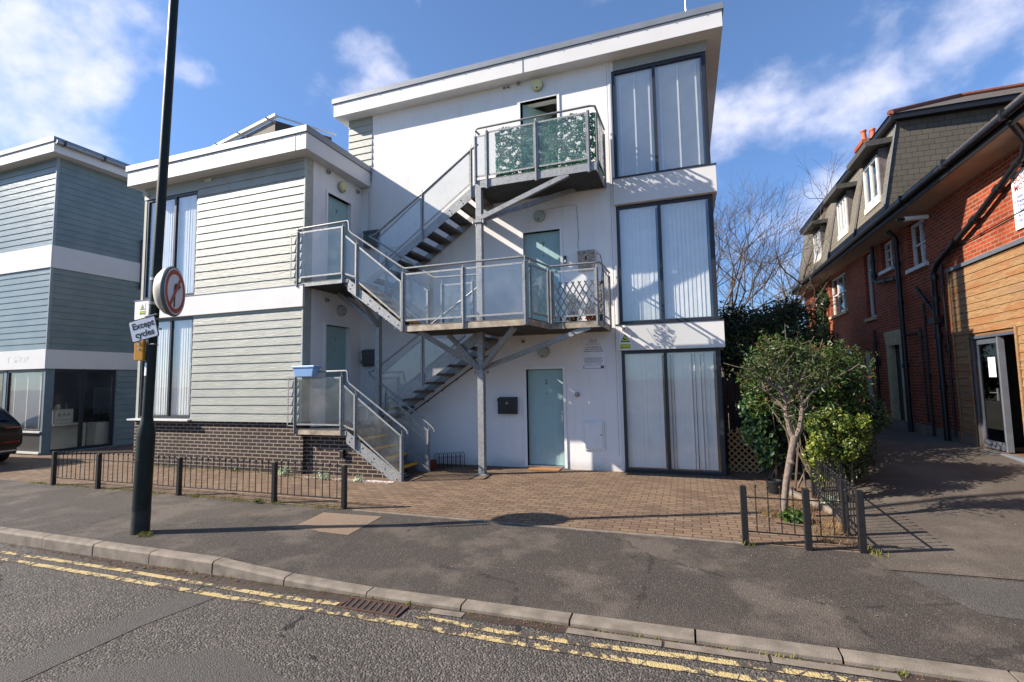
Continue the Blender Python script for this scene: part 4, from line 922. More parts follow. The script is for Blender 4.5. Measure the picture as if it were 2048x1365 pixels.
# artificial leaf screens on the top landing
def leafscreen(name_label, p0, p1, z0, z1, n, seed, group='artificial leaf screens on the top landing'):
    rnd = random.Random(seed); p0, p1 = Vector((*p0, 0)), Vector((*p1, 0)); d = (p1-p0); L_ = d.length; d.normalize(); nn = Vector((d.y, -d.x, 0))
    t = thing('leaf_screen', name_label, 'privacy screen', ((p0.x+p1.x)/2, (p0.y+p1.y)/2, z0), group)
    mb = MB(); cells = int(L_/.075)
    for i in range(n):
        u = rnd.random(); v = rnd.random()
        # open patches between the leaf clusters
        if math.sin(u*L_*17+1.3*math.sin(v*11+seed))*math.sin(v*27+1.7*math.sin(u*13)) > .52 and rnd.random() < .85 and v > .12: continue
        p = p0+d*(u*L_)+Vector((0, 0, z0+v*(z1-z0)+(.03*math.sin(u*L_*9) if v > .9 or v < .1 else 0)))+nn*rnd.uniform(-.012, .03)
        leaf(mb, p, nn*1.3, rnd.uniform(.018, .032), rnd, .62, .1)
    mb.build('leaves', LF_PL, t, recalc=False)
    mb = MB(); k = .0
    while k < L_: mb.tube([p0+d*k+Vector((0, 0, z0)), p0+d*k+Vector((0, 0, z1))], .0018, 3); k += .14
    z = z0+.05
    while z < z1: mb.tube([p0+Vector((0, 0, z)), p1+Vector((0, 0, z))], .0018, 3); z += .16
    mb.build('wire_mesh', LF_PL, t, recalc=False)
leafscreen('green artificial leaf screen along the front of the top landing', (-3.42, 8.935), (-1.44, 8.935), 5.80, 6.84, 9000, 3)
leafscreen('green artificial leaf screen on the right end of the top landing', (-1.43, 8.96), (-1.43, 9.75), 5.82, 6.84, 3800, 8)
# willow trellis, pots and plants on the narrow landing
t = thing('willow_trellis', 'expanding brown willow trellis behind the narrow landing glass', 'trellis', (-1.9, 8.92, 2.9))
WIL = simple('willow', C(112, 84, 62), .85, 0, .25, 10)
mb = MB(); n = 7; W_ = .84; x0 = -2.30; sp = W_/n; zz0, zz1 = 2.90, 3.62
for i in range(-6, n+1):
    for s in (1, -1):
        xa = x0+sp*i; pts = []
        xb_ = xa+sp*3.4
        if s < 0: xa, xb_ = xb_, xa
        a = Vector((xa, 8.905+.006*s, zz0)); b = Vector((xb_, 8.905+.006*s, zz1))
        # clip to width
        def cl(p, q):
            for lim, sg in ((x0, 1), (x0+W_, -1)):
                if sg*(p.x-lim) < 0 and sg*(q.x-lim) < 0: return None
                if sg*(p.x-lim) < 0: p = p.lerp(q, (lim-p.x)/(q.x-p.x))
                if sg*(q.x-lim) < 0: q = q.lerp(p, (lim-q.x)/(p.x-q.x))
            return p, q
        r_ = cl(a, b)
        if r_ and (r_[0]-r_[1]).length > .08: mb.tube(r_, .0125, 4)
mb.build('lattice', WIL, t, recalc=False)
rnd = random.Random(11)
def pot_plant(x, y, z, r, h, lab, mat, lmat, hh, n, ls):
    t = thing('potted_plant', lab, 'pot plant', (x, y, z))
    mb = MB(); mb.lathe([(r*.7, 0), (r, h), (r*1.08, h+.001), (r*1.08, h+.03), (r*.95, h+.03), (r*.9, h)], (x, y, z), (0, 0, 1), 16); mb.build('pot', mat, t, smooth=True)
    mb = MB()
    for i in range(7):
        p = Vector((x, y, z+h)); d = Vector((rnd.gauss(0, .35), rnd.gauss(0, .35), 1)); q = p+d*hh*.6; mb.tube([p, p.lerp(q, .5)+Vector((.01, 0, 0)), q], .004, 3)
    mb.build('stems', BARK, t, recalc=False)
    mb = MB(); leaves(mb, [(x, y, z+h+hh*.45, r*1.4, r*1.1, hh*.5)], n, ls, rnd); mb.build('leaves', lmat, t, recalc=False)
pot_plant(-1.98, 9.12, 2.875, .10, .17, 'leafy green plant in a dark pot behind the willow trellis', BLKBOX, LF_GLOSS, .48, 170, .032)
pot_plant(-1.62, 9.10, 2.875, .12, .18, 'low plant in a terracotta pot by the right end of the narrow landing', TERR, LF_IVY, .18, 90, .03)
pot_plant(-1.47, 9.30, 2.875, .07, .12, 'straggly pale plant climbing the corner of the narrow landing', GREYBOX, STRAW, .75, 160, .03)
t = thing('loose_cable', 'black cable hooked over the corner of the narrow landing handrail', 'cable', (-1.4, 8.84, 3.6)); mb = MB(); mb.tube([(-1.62, 8.84, 3.96), (-1.50, 8.83, 3.965), (-1.44, 8.83, 4.10), (-1.38, 8.82, 4.06), (-1.35, 8.83, 3.9), (-1.36, 8.82, 3.7), (-1.37, 8.82, 3.58)], .008, 5); mb.lathe([(.02, 0), (.04, .02), (.02, .05)], (-1.37, 8.82, 3.53), (0, 0, 1), 8); mb.build('cord', BLKBOX, t)
t = thing('step_stool', 'small white step stool standing at the back of the lowest landing', 'stool', (-6.75, 9.2, .92)); mb = MB(); mb.box(-6.92, -6.58, 9.1, 9.36, 1.30, 1.33); mb.build('seat', WHITEPL, t)
for sx_ in (-1, 1):
    for sy_ in (-1, 1): mb = MB(); mb.beam((-6.75+sx_*.19, 9.23+sy_*.13, .915), (-6.75+sx_*.13, 9.23+sy_*.09, 1.30), .03, .03); mb.build('leg', WHITEPL, t)
# hoop edging and small pot by the stair foot
hoop = None
for i in range(7):
    x, y = -4.98+.0*i+i*.075, 9.30+.045*i
    if i < 7:
        mb = MB(); a = (x, y); pts = [(x-.055, y, 0), (x-.055, y, .26)]+[(x-.055*math.cos(k*math.pi/8), y, .26+.055*math.sin(k*math.pi/8)) for k in range(1, 8)]+[(x+.055, y, .26), (x+.055, y, 0)]
        if hoop is None:
            mb.tube(pts, .006, 5); mb.tube([(x, y, .02), (x, y, .29)], .005, 5); mb.tube([(x-.03, y, .20), (x-.012, y, .24), (x, y, .20), (x+.012, y, .24), (x+.03, y, .20)], .004, 4); mb.tube([(x-.055, y, .05), (x+.055, y, .05)], .005, 4)
            hoop = mb.build('edging_hoop', BLACKM, None, origin=(x, y, 0)); tag(hoop, 'black wire hoop of the low border edging beside the stair foot', 'garden edging', 'hoops of the low wire edging at the stair foot'); hx0 = (x, y)
        else: c = hoop.copy(); COL.objects.link(c); c.location = (x, y, 0)
t = thing('plant_pot', 'empty dark red pot on the paving behind the stair foot', 'pot', (-5.0, 9.12, 0)); mb = MB(); mb.lathe([(.07, 0), (.10, .16), (.11, .161), (.11, .19), (.09, .19), (.085, .1)], (-5.02, 9.14, 0), (0, 0, 1), 16); mb.build('pot', simple('dark_red_glaze', C(96, 34, 28), .4), t, smooth=True)
t = thing('plant_pot', 'small black pot beside the raised bed near the railing', 'pot', (1.2, 8.6, 0)); mb = MB(); mb.lathe([(.09, 0), (.12, .17), (.13, .171), (.13, .20), (.11, .20), (.1, .1)], (1.22, 8.65, 0), (0, 0, 1), 16); mb.build('pot', BLKBOX, t, smooth=True)
# outdoor socket box on the landing plinth
t = thing('outdoor_socket', 'black outdoor socket box on the brick plinth under the lowest landing', 'socket', (-6.41, 8.13, .36)); mb = MB(FY(8.13)); mb.box(-6.46, -6.37, .36, .50, .001, .07); mb.build('case', BLKBOX, t, bev=.01); mb = MB(FY(8.13)); mb.lathe([(.02, 0), (.02, -.05)], (-6.41, .36, .035), (0, 1, 0), 10); mb.build('gland', GREYBOX, t)

# ------------------------------------------------------------------ lamp post with its signs
px0, py0 = -6.46, 4.35
def ax(z): return Vector((px0+z*.031, py0, z))
lp = thing('lamp_post', 'tall dark green lamp post with a wider base at the kerb', 'lamp post', (px0, py0, 0))
mb = MB(); mb.tube([ax(0), ax(1.18)], .098, 28); mb.build('base', POSTG, lp, smooth=True)
mb = MB(); mb.tube([ax(1.18), ax(1.26), ax(1.36), ax(1.42)], [.098, .095, .070, .062], 28); mb.build('collar', POSTG, lp, smooth=True)
mb = MB(); mb.tube([ax(1.42), ax(5), ax(8.2)], [.0585, .055, .052], 24); mb.build('shaft', POSTG, lp, smooth=True)
mb = MB()
for k in range(9):
    a0 = R(-105+k*13); 
for k in range(8):
    a0, a1 = R(-100+k*12), R(-100+(k+1)*12)
    P0 = [Vector((math.cos(a)*.104, math.sin(a)*.104, 0)) for a in (a0, a1)]
    mb.quad(ax(.28)+P0[0], ax(.28)+P0[1], ax(.90)+P0[1], ax(.90)+P0[0])
    P1 = [p*.93 for p in P0]; mb.quad(ax(.90)+P0[0], ax(.90)+P0[1], ax(.90)+P1[1], ax(.90)+P1[0]); mb.quad(ax(.28)+P0[0], ax(.28)+P0[1], ax(.28)+P1[1], ax(.28)+P1[0])
for a in (R(-100), R(-4)):
    p = Vector((math.cos(a)*.104, math.sin(a)*.104, 0)); mb.quad(ax(.28)+p, ax(.90)+p, ax(.90)+p*.93, ax(.28)+p*.93)
mb.build('access_door', POSTG, lp, recalc=False)
mb = MB(); mb.tube([ax(0)+Vector((0, 0, .0)), ax(.30)], .1005, 28); mb.build('base_paint_band', simple('black_base_paint', (.016, .017, .017, 1), .6, 0, .3, 12), lp, smooth=True)
G = frame3(ax(2.02)+Vector((0, 0, 0)), (math.cos(R(0)), 0, 0), (0, 0, 1))
mb = MB(); mb.box(-.03, .025, -.065, -.062, 1.83-2.02, 2.00-2.02) if False else None
mb = MB()
for k in range(4):
    a0, a1 = R(-128+k*13), R(-128+(k+1)*13); P0 = [Vector((math.cos(a)*.0595, math.sin(a)*.0595, 0)) for a in (a0, a1)]
    mb.quad(ax(1.94)+P0[0], ax(1.94)+P0[1], ax(2.10)+P0[1], ax(2.10)+P0[0])
mb.build('sticker', SIGNW, lp, recalc=False)
# round illuminated sign facing right
nrm = Vector((.848, .53, 0)).normalized(); tu = Vector((-nrm.y, nrm.x, 0)); c0 = ax(3.02)+nrm*.19
rs = thing('round_sign', 'round no-right-turn sign with a red ring on the lamp post', 'road sign', tuple(c0))
mb = MB(); mb.lathe([(.16, -.13), (.24, -.115), (.295, -.06), (.315, -.0)], c0, nrm, 48); mb.build('housing', simple('sign_housing', C(178, 172, 160), .5, 0, .08, 6), rs, smooth=True)
mb = MB(); mb.lathe([(.322, 0), (.326, .012), (.322, .030), (.300, .036)], c0, nrm, 48); mb.build('rim', simple('rim_grey', C(96, 98, 98), .4, .3), rs, smooth=True)
G = frame3(c0+nrm*.037, tu, (0, 0, 1))
mb = MB(G); mb.lathe([(.298, -.004), (.298, 0)], (0, 0, 0), (0, 0, 1), 48); mb.build('face', SIGNW, rs)
mb = MB(G)
def ring(mb, r0, r1, w_, seg=56):
    vs = []
    for k in range(seg): a = 2*math.pi*k/seg; vs += [(r0*math.cos(a), r0*math.sin(a), w_), (r1*math.cos(a), r1*math.sin(a), w_)]
    mb.add(vs, [(2*k, 2*k+1, (2*k+3) % (2*seg), (2*k+2) % (2*seg)) for k in range(seg)])
ring(mb, .222, .282, .002); mb.build('ring', SIGNR, rs, recalc=False)
mb = MB(G)      # arrow: up, then right with a head
pts = [(-.045, -.205), (.0, -.205), (.0, .035), (.012, .055), (.035, .065), (.085, .065), (.085, .025), (.150, .085), (.085, .145), (.085, .108), (.02, .108), (-.025, .092), (-.045, .055)]
mb.prism([(x, y, .0025) for x, y in pts], (0, 0, .001)); mb.build('arrow', SIGNK, rs)
mb = MB(G); a = R(45+8); dx, dy = math.cos(a)*.235, math.sin(a)*.235; nx, ny = -math.sin(a)*.026, math.cos(a)*.026
mb.prism([(-dx-nx, -dy-ny, .004), (dx-nx, dy-ny, .004), (dx+nx, dy+ny, .004), (-dx+nx, -dy+ny, .004)], (0, 0, .001)); mb.build('bar', SIGNR, rs)
for z in (2.86, 3.17):
    mb = MB(); mb.lathe([(.066, -.02), (.066, .02)], ax(z), (0, 0, 1), 20); mb.box(*sorted((ax(z).x-.085, ax(z).x-.06)), py0-.02, py0+.02, z-.012, z+.012); mb.beam(ax(z)+nrm*.06, ax(z)+nrm*.1, .04, .03); mb.build('bracket', GALV, rs)
# plate
th = R(17); nn = Vector((math.sin(th), -math.cos(th), 0)); tu = Vector((math.cos(th), math.sin(th), 0)); rl = R(14.5)
eu = tu*math.cos(rl)+Vector((0, 0, 1))*math.sin(rl); ev = -tu*math.sin(rl)+Vector((0, 0, 1))*math.cos(rl)
cp = Vector((-6.36, 4.22, 2.52))
pl = thing('sign_plate', 'tilted white plate reading Except cycles on the lamp post', 'road sign', tuple(cp)); G = frame3(cp, eu, ev)
def rrect(mb, w_, h, r, z0, z1):
    pts = []
    for cx, cz, a0 in ((w_-r, h-r, 0), (-w_+r, h-r, 90), (-w_+r, -h+r, 180), (w_-r, -h+r, 270)):
        for k in range(5): a = R(a0+k*22.5); pts.append((cx+math.cos(a)*r, cz+math.sin(a)*r, z0))
    mb.prism(pts, (0, 0, z1-z0))
mb = MB(G); rrect(mb, .178, .138, .022, -.006, 0); mb.build('backing', SIGNK, pl)
mb = MB(G); rrect(mb, .166, .126, .016, .0005, .0015); mb.build('face', SIGNW, pl)
text('Except', G, .005, .052, .002, .108, SIGNK, pl, bold=.003, sx=.96); text('cycles', G, .005, -.058, .002, .108, SIGNK, pl, bold=.003, sx=.96)
mb = MB(G); mb.box(.05, .20, .135, .150, -.03, .004); mb.box(.185, .20, -.06, -.04, -.04, .004); mb.build('clip', GALV, pl)
mb = MB(); mb.lathe([(.066, -.012), (.066, .012)], ax(2.66), (0, 0, 1), 20); mb.build('clamp_band', GALV, pl)
# amber box
ab = thing('amber_box', 'amber plastic box strapped to the lamp post below the tilted plate', 'warning box', (-6.47, 4.27, 2.13))
G = frame3((-6.475, 4.262, 2.25), tu, (0, 0, 1)); mb = MB(G); mb.box(-.058, .058, -.12, .13, -.03, .02); mb.build('case', ORANGE, ab, bev=.008)
for v, r_ in ((.095, .02), (.03, .013)): mb = MB(G); mb.lathe([(r_, 0), (r_, .004)], (0, v, .021), (0, 0, 1), 14); mb.build('stud', CHROME, ab)
mb = MB(); mb.lathe([(.064, -.008), (.064, .008)], ax(2.335), (0, 0, 1), 20); mb.tube([ax(2.335)+Vector((.05, -.05, 0)), ax(2.335)+Vector((.10, -.04, 0))], .006, 5); mb.build('strap', GREYBOX, ab)

# ------------------------------------------------------------------ black railings
def railing(label, pts, name='metal_railing', h=.60, posts=None, bars=None, loc=None, sp=.125, zf=lambda x, y: 0):
    t = thing(name, label, 'railing', (*pts[0], 0), None)
    for (x, y) in pts:
        z = zf(x, y); mb = MB(); mb.box(x-.032, x+.032, y-.032, y+.032, z, z+h+.02); mb.build('post', BLACKM, t, bev=.006)
    for (x0, y0), (x1, y1) in zip(pts[:-1], pts[1:]):
        a, b = Vector((x0, y0, zf(x0, y0))), Vector((x1, y1, zf(x1, y1))); d = (b-a); L_ = d.length; d.normalize(); mb = MB()
        for z in (.14, .50): mb.beam(a+d*.033+Vector((0, 0, z)), b-d*.033+Vector((0, 0, z)), .022, .010)
        n = max(1, int(round(L_/sp))); 
        for i in range(1, n):
            p = a+d*(L_*i/n); mb.tube([p+Vector((0, 0, .14)), p+Vector((0, 0, .61))], .0062, 6)
            mb.lathe([(.004, -.016), (.013, -.010), (.016, 0), (.012, .011), (.003, .016)], p+Vector((0, 0, .62)), (0, 0, 1), 8); mb.lathe([(.007, -.006), (.011, 0), (.007, .006)], p+Vector((0, 0, .555)), (0, 0, 1), 6)
        mb.build('railing_panel', BLACKM, t)
    return t
railing('long low black metal railing with ball tops between footway and paving on the left', [(-11.24, 5.96), (-10.0, 5.97), (-8.01, 5.99), (-6.02, 6.02), (-4.73, 6.02)])
railing('short low black metal railing round the front and side of the small tree bed', [(.53, 5.97), (1.125, 5.97), (1.62, 6.03), (1.63, 6.62), (1.70, 8.40)], sp=.118)

# ------------------------------------------------------------------ blue clad shop
XB, YB = -16.54, 8.45
shop = thing('blue_clad_shop', 'pale blue boarded shop building with white bands and large windows on the left', 'building', (XB, YB, 0))
FB, FBS = FY(YB), FXP(XB)
mb = MB(FB); holes_wall(mb, -30, XB, 0, 8.5, .2, [(-18.30, -16.62, .05, 2.33), (-20.2, -18.42, .05, 2.33), (-26, -21, .05, 2.33)]); mb.build('front_wall', simple('blue_wall_lining', (.12, .17, .19, 1), .7), shop, recalc=False)
mb = MB(FBS); holes_wall(mb, YB+.202, 20, 0, 8.5, .2, [(YB+.21, 10.22, .04, 2.33)]); mb.build('side_wall', simple('blue_wall_lining', (.12, .17, .19, 1), .7), shop, recalc=False)
for z0, z1 in ((2.875, 5.16), (5.79, 8.33)):
    mb = MB(FB); siding(mb, -30, XB, z0, z1); mb.build('siding_panel', BLUE, shop, recalc=False)
    mb = MB(FBS); siding(mb, YB, 20, z0, z1); mb.build('siding_panel', BLUE, shop, recalc=False)
mb = MB(FBS); siding(mb, 10.24, 20, .02, 2.345); mb.build('siding_panel', BLUE, shop, recalc=False)
for z0, z1 in ((2.345, 2.872), (5.16, 5.788)):
    mb = MB(); mb.box(-30, XB+.05, YB-.05, YB-.001, z0, z1); mb.box(XB+.001, XB+.05, YB, 20, z0, z1); mb.build('band', WHITEP, shop, bev=.003)
mb = MB(); mb.box(XB+.001, XB+.035, YB-.035, YB+.03, 2.874, 5.158); mb.box(XB+.001, XB+.035, YB-.035, YB+.03, 5.79, 8.33); mb.build('corner_trim', simple('blue_grey_trim', (.22, .26, .28, 1), .5), shop)
mb = MB(); mb.box(-30, XB+.33, YB-.28, 20.3, 8.335, 8.62); mb.build('roof_fascia', WHITEP, shop, bev=.004)
mb = MB(); mb.box(-30, XB+.36, YB-.31, 20.3, 8.622, 8.76); mb.build('roof_trim', GREYTRIM, shop)
mb = MB(); mb.tube([(XB+.42, YB-.28, 8.60), (XB+.42, 20, 8.60)], .06, 10); mb.build('gutter', simple('grey_gutter', C(140, 144, 148), .4, .2), shop, smooth=True)
for k in range(8):
    mb = MB(); y = YB-.1+k*1.0; mb.box(XB+.34, XB+.50, y-.02, y+.02, 8.54, 8.68); mb.build('gutter_bracket', FRAME, shop)
window(shop, FB, -18.30, -16.62, .62, 2.33, w0=-.01, blind='h', fw=.07); mb = MB(FB); mb.box(-18.30, -16.62, .08, .615, -.06, -.02); mb.build('lower_panel', simple('dark_panel', (.03, .03, .033, 1), .5), shop)
mb = MB(FB); mb.box(-18.35, -16.58, .595, .64, -.019, .04); mb.box(-18.35, -16.58, .03, .08, -.05, .04); mb.build('window_sill', WFRAME, shop)
window(shop, FB, -20.2, -18.42, .05, 2.33, w0=-.01, fw=.08)
window(shop, FBS, YB+.03, 10.22, .04, 2.335, mull=(9.37,), w0=-.01, fw=.075, bw=.09)
mb = MB(); mb.box(XB-.07, XB-.012, YB+.012, YB+.0295, .0, 2.34); mb.build('corner_post', FRAME, shop)
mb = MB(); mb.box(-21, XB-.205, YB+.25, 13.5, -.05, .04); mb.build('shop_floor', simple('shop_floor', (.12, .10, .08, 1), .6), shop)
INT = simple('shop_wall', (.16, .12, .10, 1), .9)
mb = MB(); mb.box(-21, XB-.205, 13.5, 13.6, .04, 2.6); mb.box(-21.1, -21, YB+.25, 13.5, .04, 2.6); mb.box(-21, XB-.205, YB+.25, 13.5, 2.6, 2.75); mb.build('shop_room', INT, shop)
text('T  SHOP', FY(YB-.05), -17.75, 2.62, .001, .24, simple('ghost_lettering', (.60, .60, .59, 1), .6), shop, 'lettering', ext=.002, bold=.004, sx=1.15)
for k, y in enumerate((10.0, 10.35)):
    pass
# drainpipe at the corner of the sage block gap
t = thing('wall_bracket', 'dark metal bracket frame fixed high on the blue side wall', 'bracket', (XB+.1, 10.9, 5.0)); mb = MB(FBS); mb.box(10.75, 10.82, 4.95, 6.55, .05, .10); mb.box(10.75, 10.95, 6.5, 6.56, .05, .12); mb.box(10.75, 10.95, 5.0, 5.06, .05, .12); mb.build('frame', simple('slate_blue_metal', C(74, 88, 104), .5), t)
# shop contents, seen through the side window
def drawers(x0, x1, y0, y1, z0, z1, n, label, mat, axis='x'):
    t = thing('drawer_unit', label, 'drawers', ((x0+x1)/2, (y0+y1)/2, z0)); mb = MB(); mb.box(x0, x1, y0, y1, z0, z1); mb.build('carcass', mat, t, bev=.004)
    for k in range(n):
        a = z0+.03+(z1-z0-.05)*k/n; b = z0+.03+(z1-z0-.05)*(k+1)/n-.01
        mb = MB(); mb.box(x0+.008, x1-.008, y0-.016, y0-.001, a, b); d = mb.build('drawer', mat, t)
        mb = MB(); mb.prism([((x0+x1)/2-.05, y0-.017, b-.005), ((x0+x1)/2+.05, y0-.017, b-.005), ((x0+x1)/2+.03, y0-.017, b-.03), ((x0+x1)/2-.03, y0-.017, b-.03)], (0, -.002, 0)); mb.build('cutout', BLKBOX, d)
    return t
CREAM = simple('cream_cabinet', C(206, 204, 190), .5, 0, .04, 4)
drawers(-17.75, -17.25, 9.0, 9.9, .045, .72, 5, 'cream five-drawer unit inside the shop window', CREAM)
drawers(-17.3, -16.85, 9.95, 10.3, .045, .75, 1, 'plain cream cupboard behind the shop window mullion', CREAM)
t = thing('bar_cabinet', 'cream cabinet lettered BAR on top of the drawer unit in the shop', 'cabinet', (-17.5, 9.35, .75))
mb = MB(); mb.box(-17.85, -17.0, 8.95, 9.75, .73, .77); mb.build('worktop', CREAM, t); mb = MB(); mb.box(-17.80, -17.25, 9.10, 9.55, .771, 1.18); mb.build('carcass', CREAM, t, bev=.006)
text('B A R', FXP(-17.25), 9.32, 1.02, .001, .13, simple('bar_lettering', C(120, 114, 104), .6), t, bold=.002)
mb = MB(); mb.tube([(-17.20, 9.05, .80), (-17.20, 9.05, .90), (-17.20, 9.50, .90), (-17.20, 9.50, .80)], .012, 6); mb.build('rail', CREAM, t)
t = thing('vase', 'small white vase of dried flowers on the BAR cabinet', 'vase', (-17.5, 9.3, 1.18)); mb = MB(); mb.lathe([(.03, 0), (.05, .05), (.045, .12), (.025, .15)], (-17.5, 9.3, 1.181), (0, 0, 1), 12); mb.build('body', WHITEPL, t, smooth=True)
mb = MB(); rnd = random.Random(5)
for i in range(30): p = Vector((-17.5, 9.3, 1.33)); d = Vector((rnd.gauss(0, .3), rnd.gauss(0, .3), 1)).normalized(); mb.tube([p, p+d*rnd.uniform(.15, .32)], .004, 3); leaf(mb, p+d*.3, d, .03, rnd)
mb.build('dried_flowers', STRAW, t, recalc=False)
for k, (y, c, h) in enumerate(((9.18, 'amber', .16), (9.46, 'dark', .18))):
    t = thing('bottle', f'small {c} glass bottle on the BAR cabinet', 'bottle', (-17.4, y, 1.18)); mb = MB(); mb.lathe([(.035, 0), (.035, h*.6), (.014, h*.75), (.014, h)], (-17.4, y, 1.181), (0, 0, 1), 12); mb.build('body', simple('bottle_'+c, C(170, 130, 40) if k == 0 else C(60, 56, 60), .2), t, smooth=True)
t = thing('shelf_trolley', 'black trolley of small goods behind the right-hand shop pane', 'trolley', (-17.3, 9.9, .05))
for x in (-17.75, -17.25):
    for y in (10.55, 11.1): mb = MB(); mb.box(x-.012, x+.012, y-.012, y+.012, .05, 1.05); mb.build('upright', BLKBOX, t)
for z in (.2, .6, 1.0): mb = MB(); mb.box(-17.75, -17.25, 10.55, 11.1, z, z+.02); mb.build('shelf', BLKBOX, t)
for k in range(5):
    t = thing('jar', ('white tub', 'red-lidded jar', 'clear bottle', 'brown packet', 'pale dish')[k]+' on the black shop trolley', 'jar', (-17.3, 10.6+k*.11, .62+.4*(k % 2))); mb = MB(); z = 1.021 if k % 2 else .621; mb.lathe([(.035, 0), (.035, .09), (.025, .11)], (-17.35, 10.62+k*.105, z), (0, 0, 1), 10); mb.build('body', (WHITEPL, SIGNR, CHROME, RUSTI, CREAM)[k], t, smooth=True)
t = thing('poster', 'pale poster on the back wall of the shop', 'poster', (-20.9, 11.6, 1.2)); mb = MB(); mb.box(-19.2, -19.17, 11.2, 11.9, .9, 1.8); mb.build('sheet', simple('poster_paper', (.30, .32, .34, 1), .8), t)
# ------------------------------------------------------------------ parked car (dark grey, seen from behind at the left edge)
cx, cyy = -15.42, 6.62
G = lambda p: Vector((cx-p[0], cyy+p[1], p[2]))
car = thing('parked_car', 'dark grey car cut off by the left edge in front of the shop', 'car', (cx-2.2, cyy, 0))
prof = [(0.02, .42, .86), (.0, .62, .90), (.03, .92, .90), (.10, 1.02, .90), (.42, 1.38, .74), (.62, 1.52, .66), (1.1, 1.60, .64), (2.0, 1.62, .65), (2.6, 1.52, .66), (3.35, 1.08, .80), (4.2, .92, .80), (4.45, .72, .78), (4.5, .42, .76)]
mb = MB(G); sec = []
def carsec(x, zt, wt, low=.30):
    wb = .93 if .3 < x < 4.2 else .88
    zc = min(zt-.02, 1.0)
    return [(x, -wb*.94, low), (x, -wb, .50), (x, -wb*.995, zc*.85 if zt > 1.02 else zt*.8), (x, -wt*1.0-.04*(zt > 1.05), zt-.10 if zt > 1.05 else zt-.05), (x, -wt*.82, zt), (x, wt*.82, zt), (x, wt+.04*(zt > 1.05), zt-.10 if zt > 1.05 else zt-.05), (x, wb*.995, zc*.85 if zt > 1.02 else zt*.8), (x, wb, .50), (x, wb*.94, low)]
S = [carsec(*p) for p in prof]; n = 10; vs = [v for s_ in S for v in s_]
fs = [(i*n+k, i*n+(k+1) % n, (i+1)*n+(k+1) % n, (i+1)*n+k) for i in range(len(S)-1) for k in range(n)]+[tuple(range(n)), tuple((len(S)-1)*n+k for k in range(n))]
mb.add(vs, fs); body = mb.build('body', CARP, car, smooth=True); sub = body.modifiers.new('s', 'SUBSURF'); sub.levels = 2; sub.render_levels = 2
mb = MB(G); mb.add([(.10, -.66, 1.06), (.10, .66, 1.06), (.47, .52, 1.44), (.47, -.52, 1.44)], [(0, 1, 2, 3)]); mb.build('rear_window', CARG, car, recalc=False)
for s in (-1, 1):
    mb = MB(G); mb.add([(.62, s*.86, 1.06), (2.9, s*.87, 1.02), (2.5, s*.70, 1.44), (1.0, s*.70, 1.50)], [(0, 1, 2, 3)]); mb.build('side_window', CARG, car, recalc=False)
    mb = MB(G); mb.box(-.006, .05, s*.68-.16, s*.68+.16, .845, .885); mb.build('tail_light', REDL, car, bev=.01)
    mb = MB(G); mb.box(-.004, .04, s*.66-.17, s*.66+.17, .505, .55); mb.build('reflector', REDL, car, bev=.006)
    mb = MB(G); mb.box(-.0, .05, s*.55-.22, s*.55+.22, .30, .34); mb.build('exhaust_trim', CHROME, car, bev=.01)
    for x in (.85, 3.6):
        mb = MB(G); mb.lathe([(.22, -.11), (.34, -.10), (.345, 0), (.34, .10), (.22, .11)], (x, s*.82, .345), (0, 1, 0), 28); wh = mb.build('wheel', RUBBER, car, smooth=True)
        mb = MB(G); mb.lathe([(.21, 0), (.20, .02), (.05, .01)], (x, s*.83, .345), (0, s*1.0, 0), 20); mb.build('rim', CHROME, wh)
mb = MB(G); mb.box(-.03, .01, -.26, .26, .70, .81); pt = mb.build('number_plate', PLATEY, car)
mb = MB(G); mb.box(.02, .5, -.80, .80, .24, .44); mb.build('rear_bumper', simple('bumper_plastic', (.02, .02, .02, 1), .6), car, bev=.03)
mb = MB(G); mb.box(.40, .52, -.55, .55, 1.51, 1.535); mb.build('roof_spoiler', CARP, car, bev=.01)

# ------------------------------------------------------------------ red brick building on the right
XR = 5.2; FR = FXM(XR)
brk = thing('brick_building', 'red brick building with slate mansard, dormers and timber boarded front along the alley', 'building', (XR, 16, .4))
YE = 25.2
op = [(13.32, 14.22, 4.30, 5.36), (15.18, 15.92, 4.60, 5.36), (16.62, 17.30, 3.46, 5.36), (19.15, 21.12, 3.96, 5.33), (15.17, 15.85, .42, 2.56), (17.35, 17.80, .42, 2.56), (19.2, 20.5, 1.15, 2.72), (22.4, 23.6, 3.9, 5.2)]
mb = MB(FR); holes_wall(mb, 12.43, YE, 0, 5.62, .25, op); mb.build('brick_wall', REDBRICK, brk, recalc=False)
mb = MB(FR); holes_wall(mb, 6.0, 12.43, 3.86, 5.62, .25, []); mb.build('brick_wall', REDBRICK, brk, recalc=False)
mb = MB(); mb.box(XR+.251, 13, YE-.25, YE, 0, 5.6); mb.build('brick_wall', REDBRICKY, brk)
mb = MB(FR); holes_wall(mb, 6.0, 12.43, 0, 3.86, .2, [(10.45, 11.78, .40, 2.49), (6.4, 9.2, .40, 2.49)]); mb.build('boarded_wall_lining', simple('timber_lining', C(110, 76, 46), .8), brk, recalc=False)
rnd = random.Random(21)
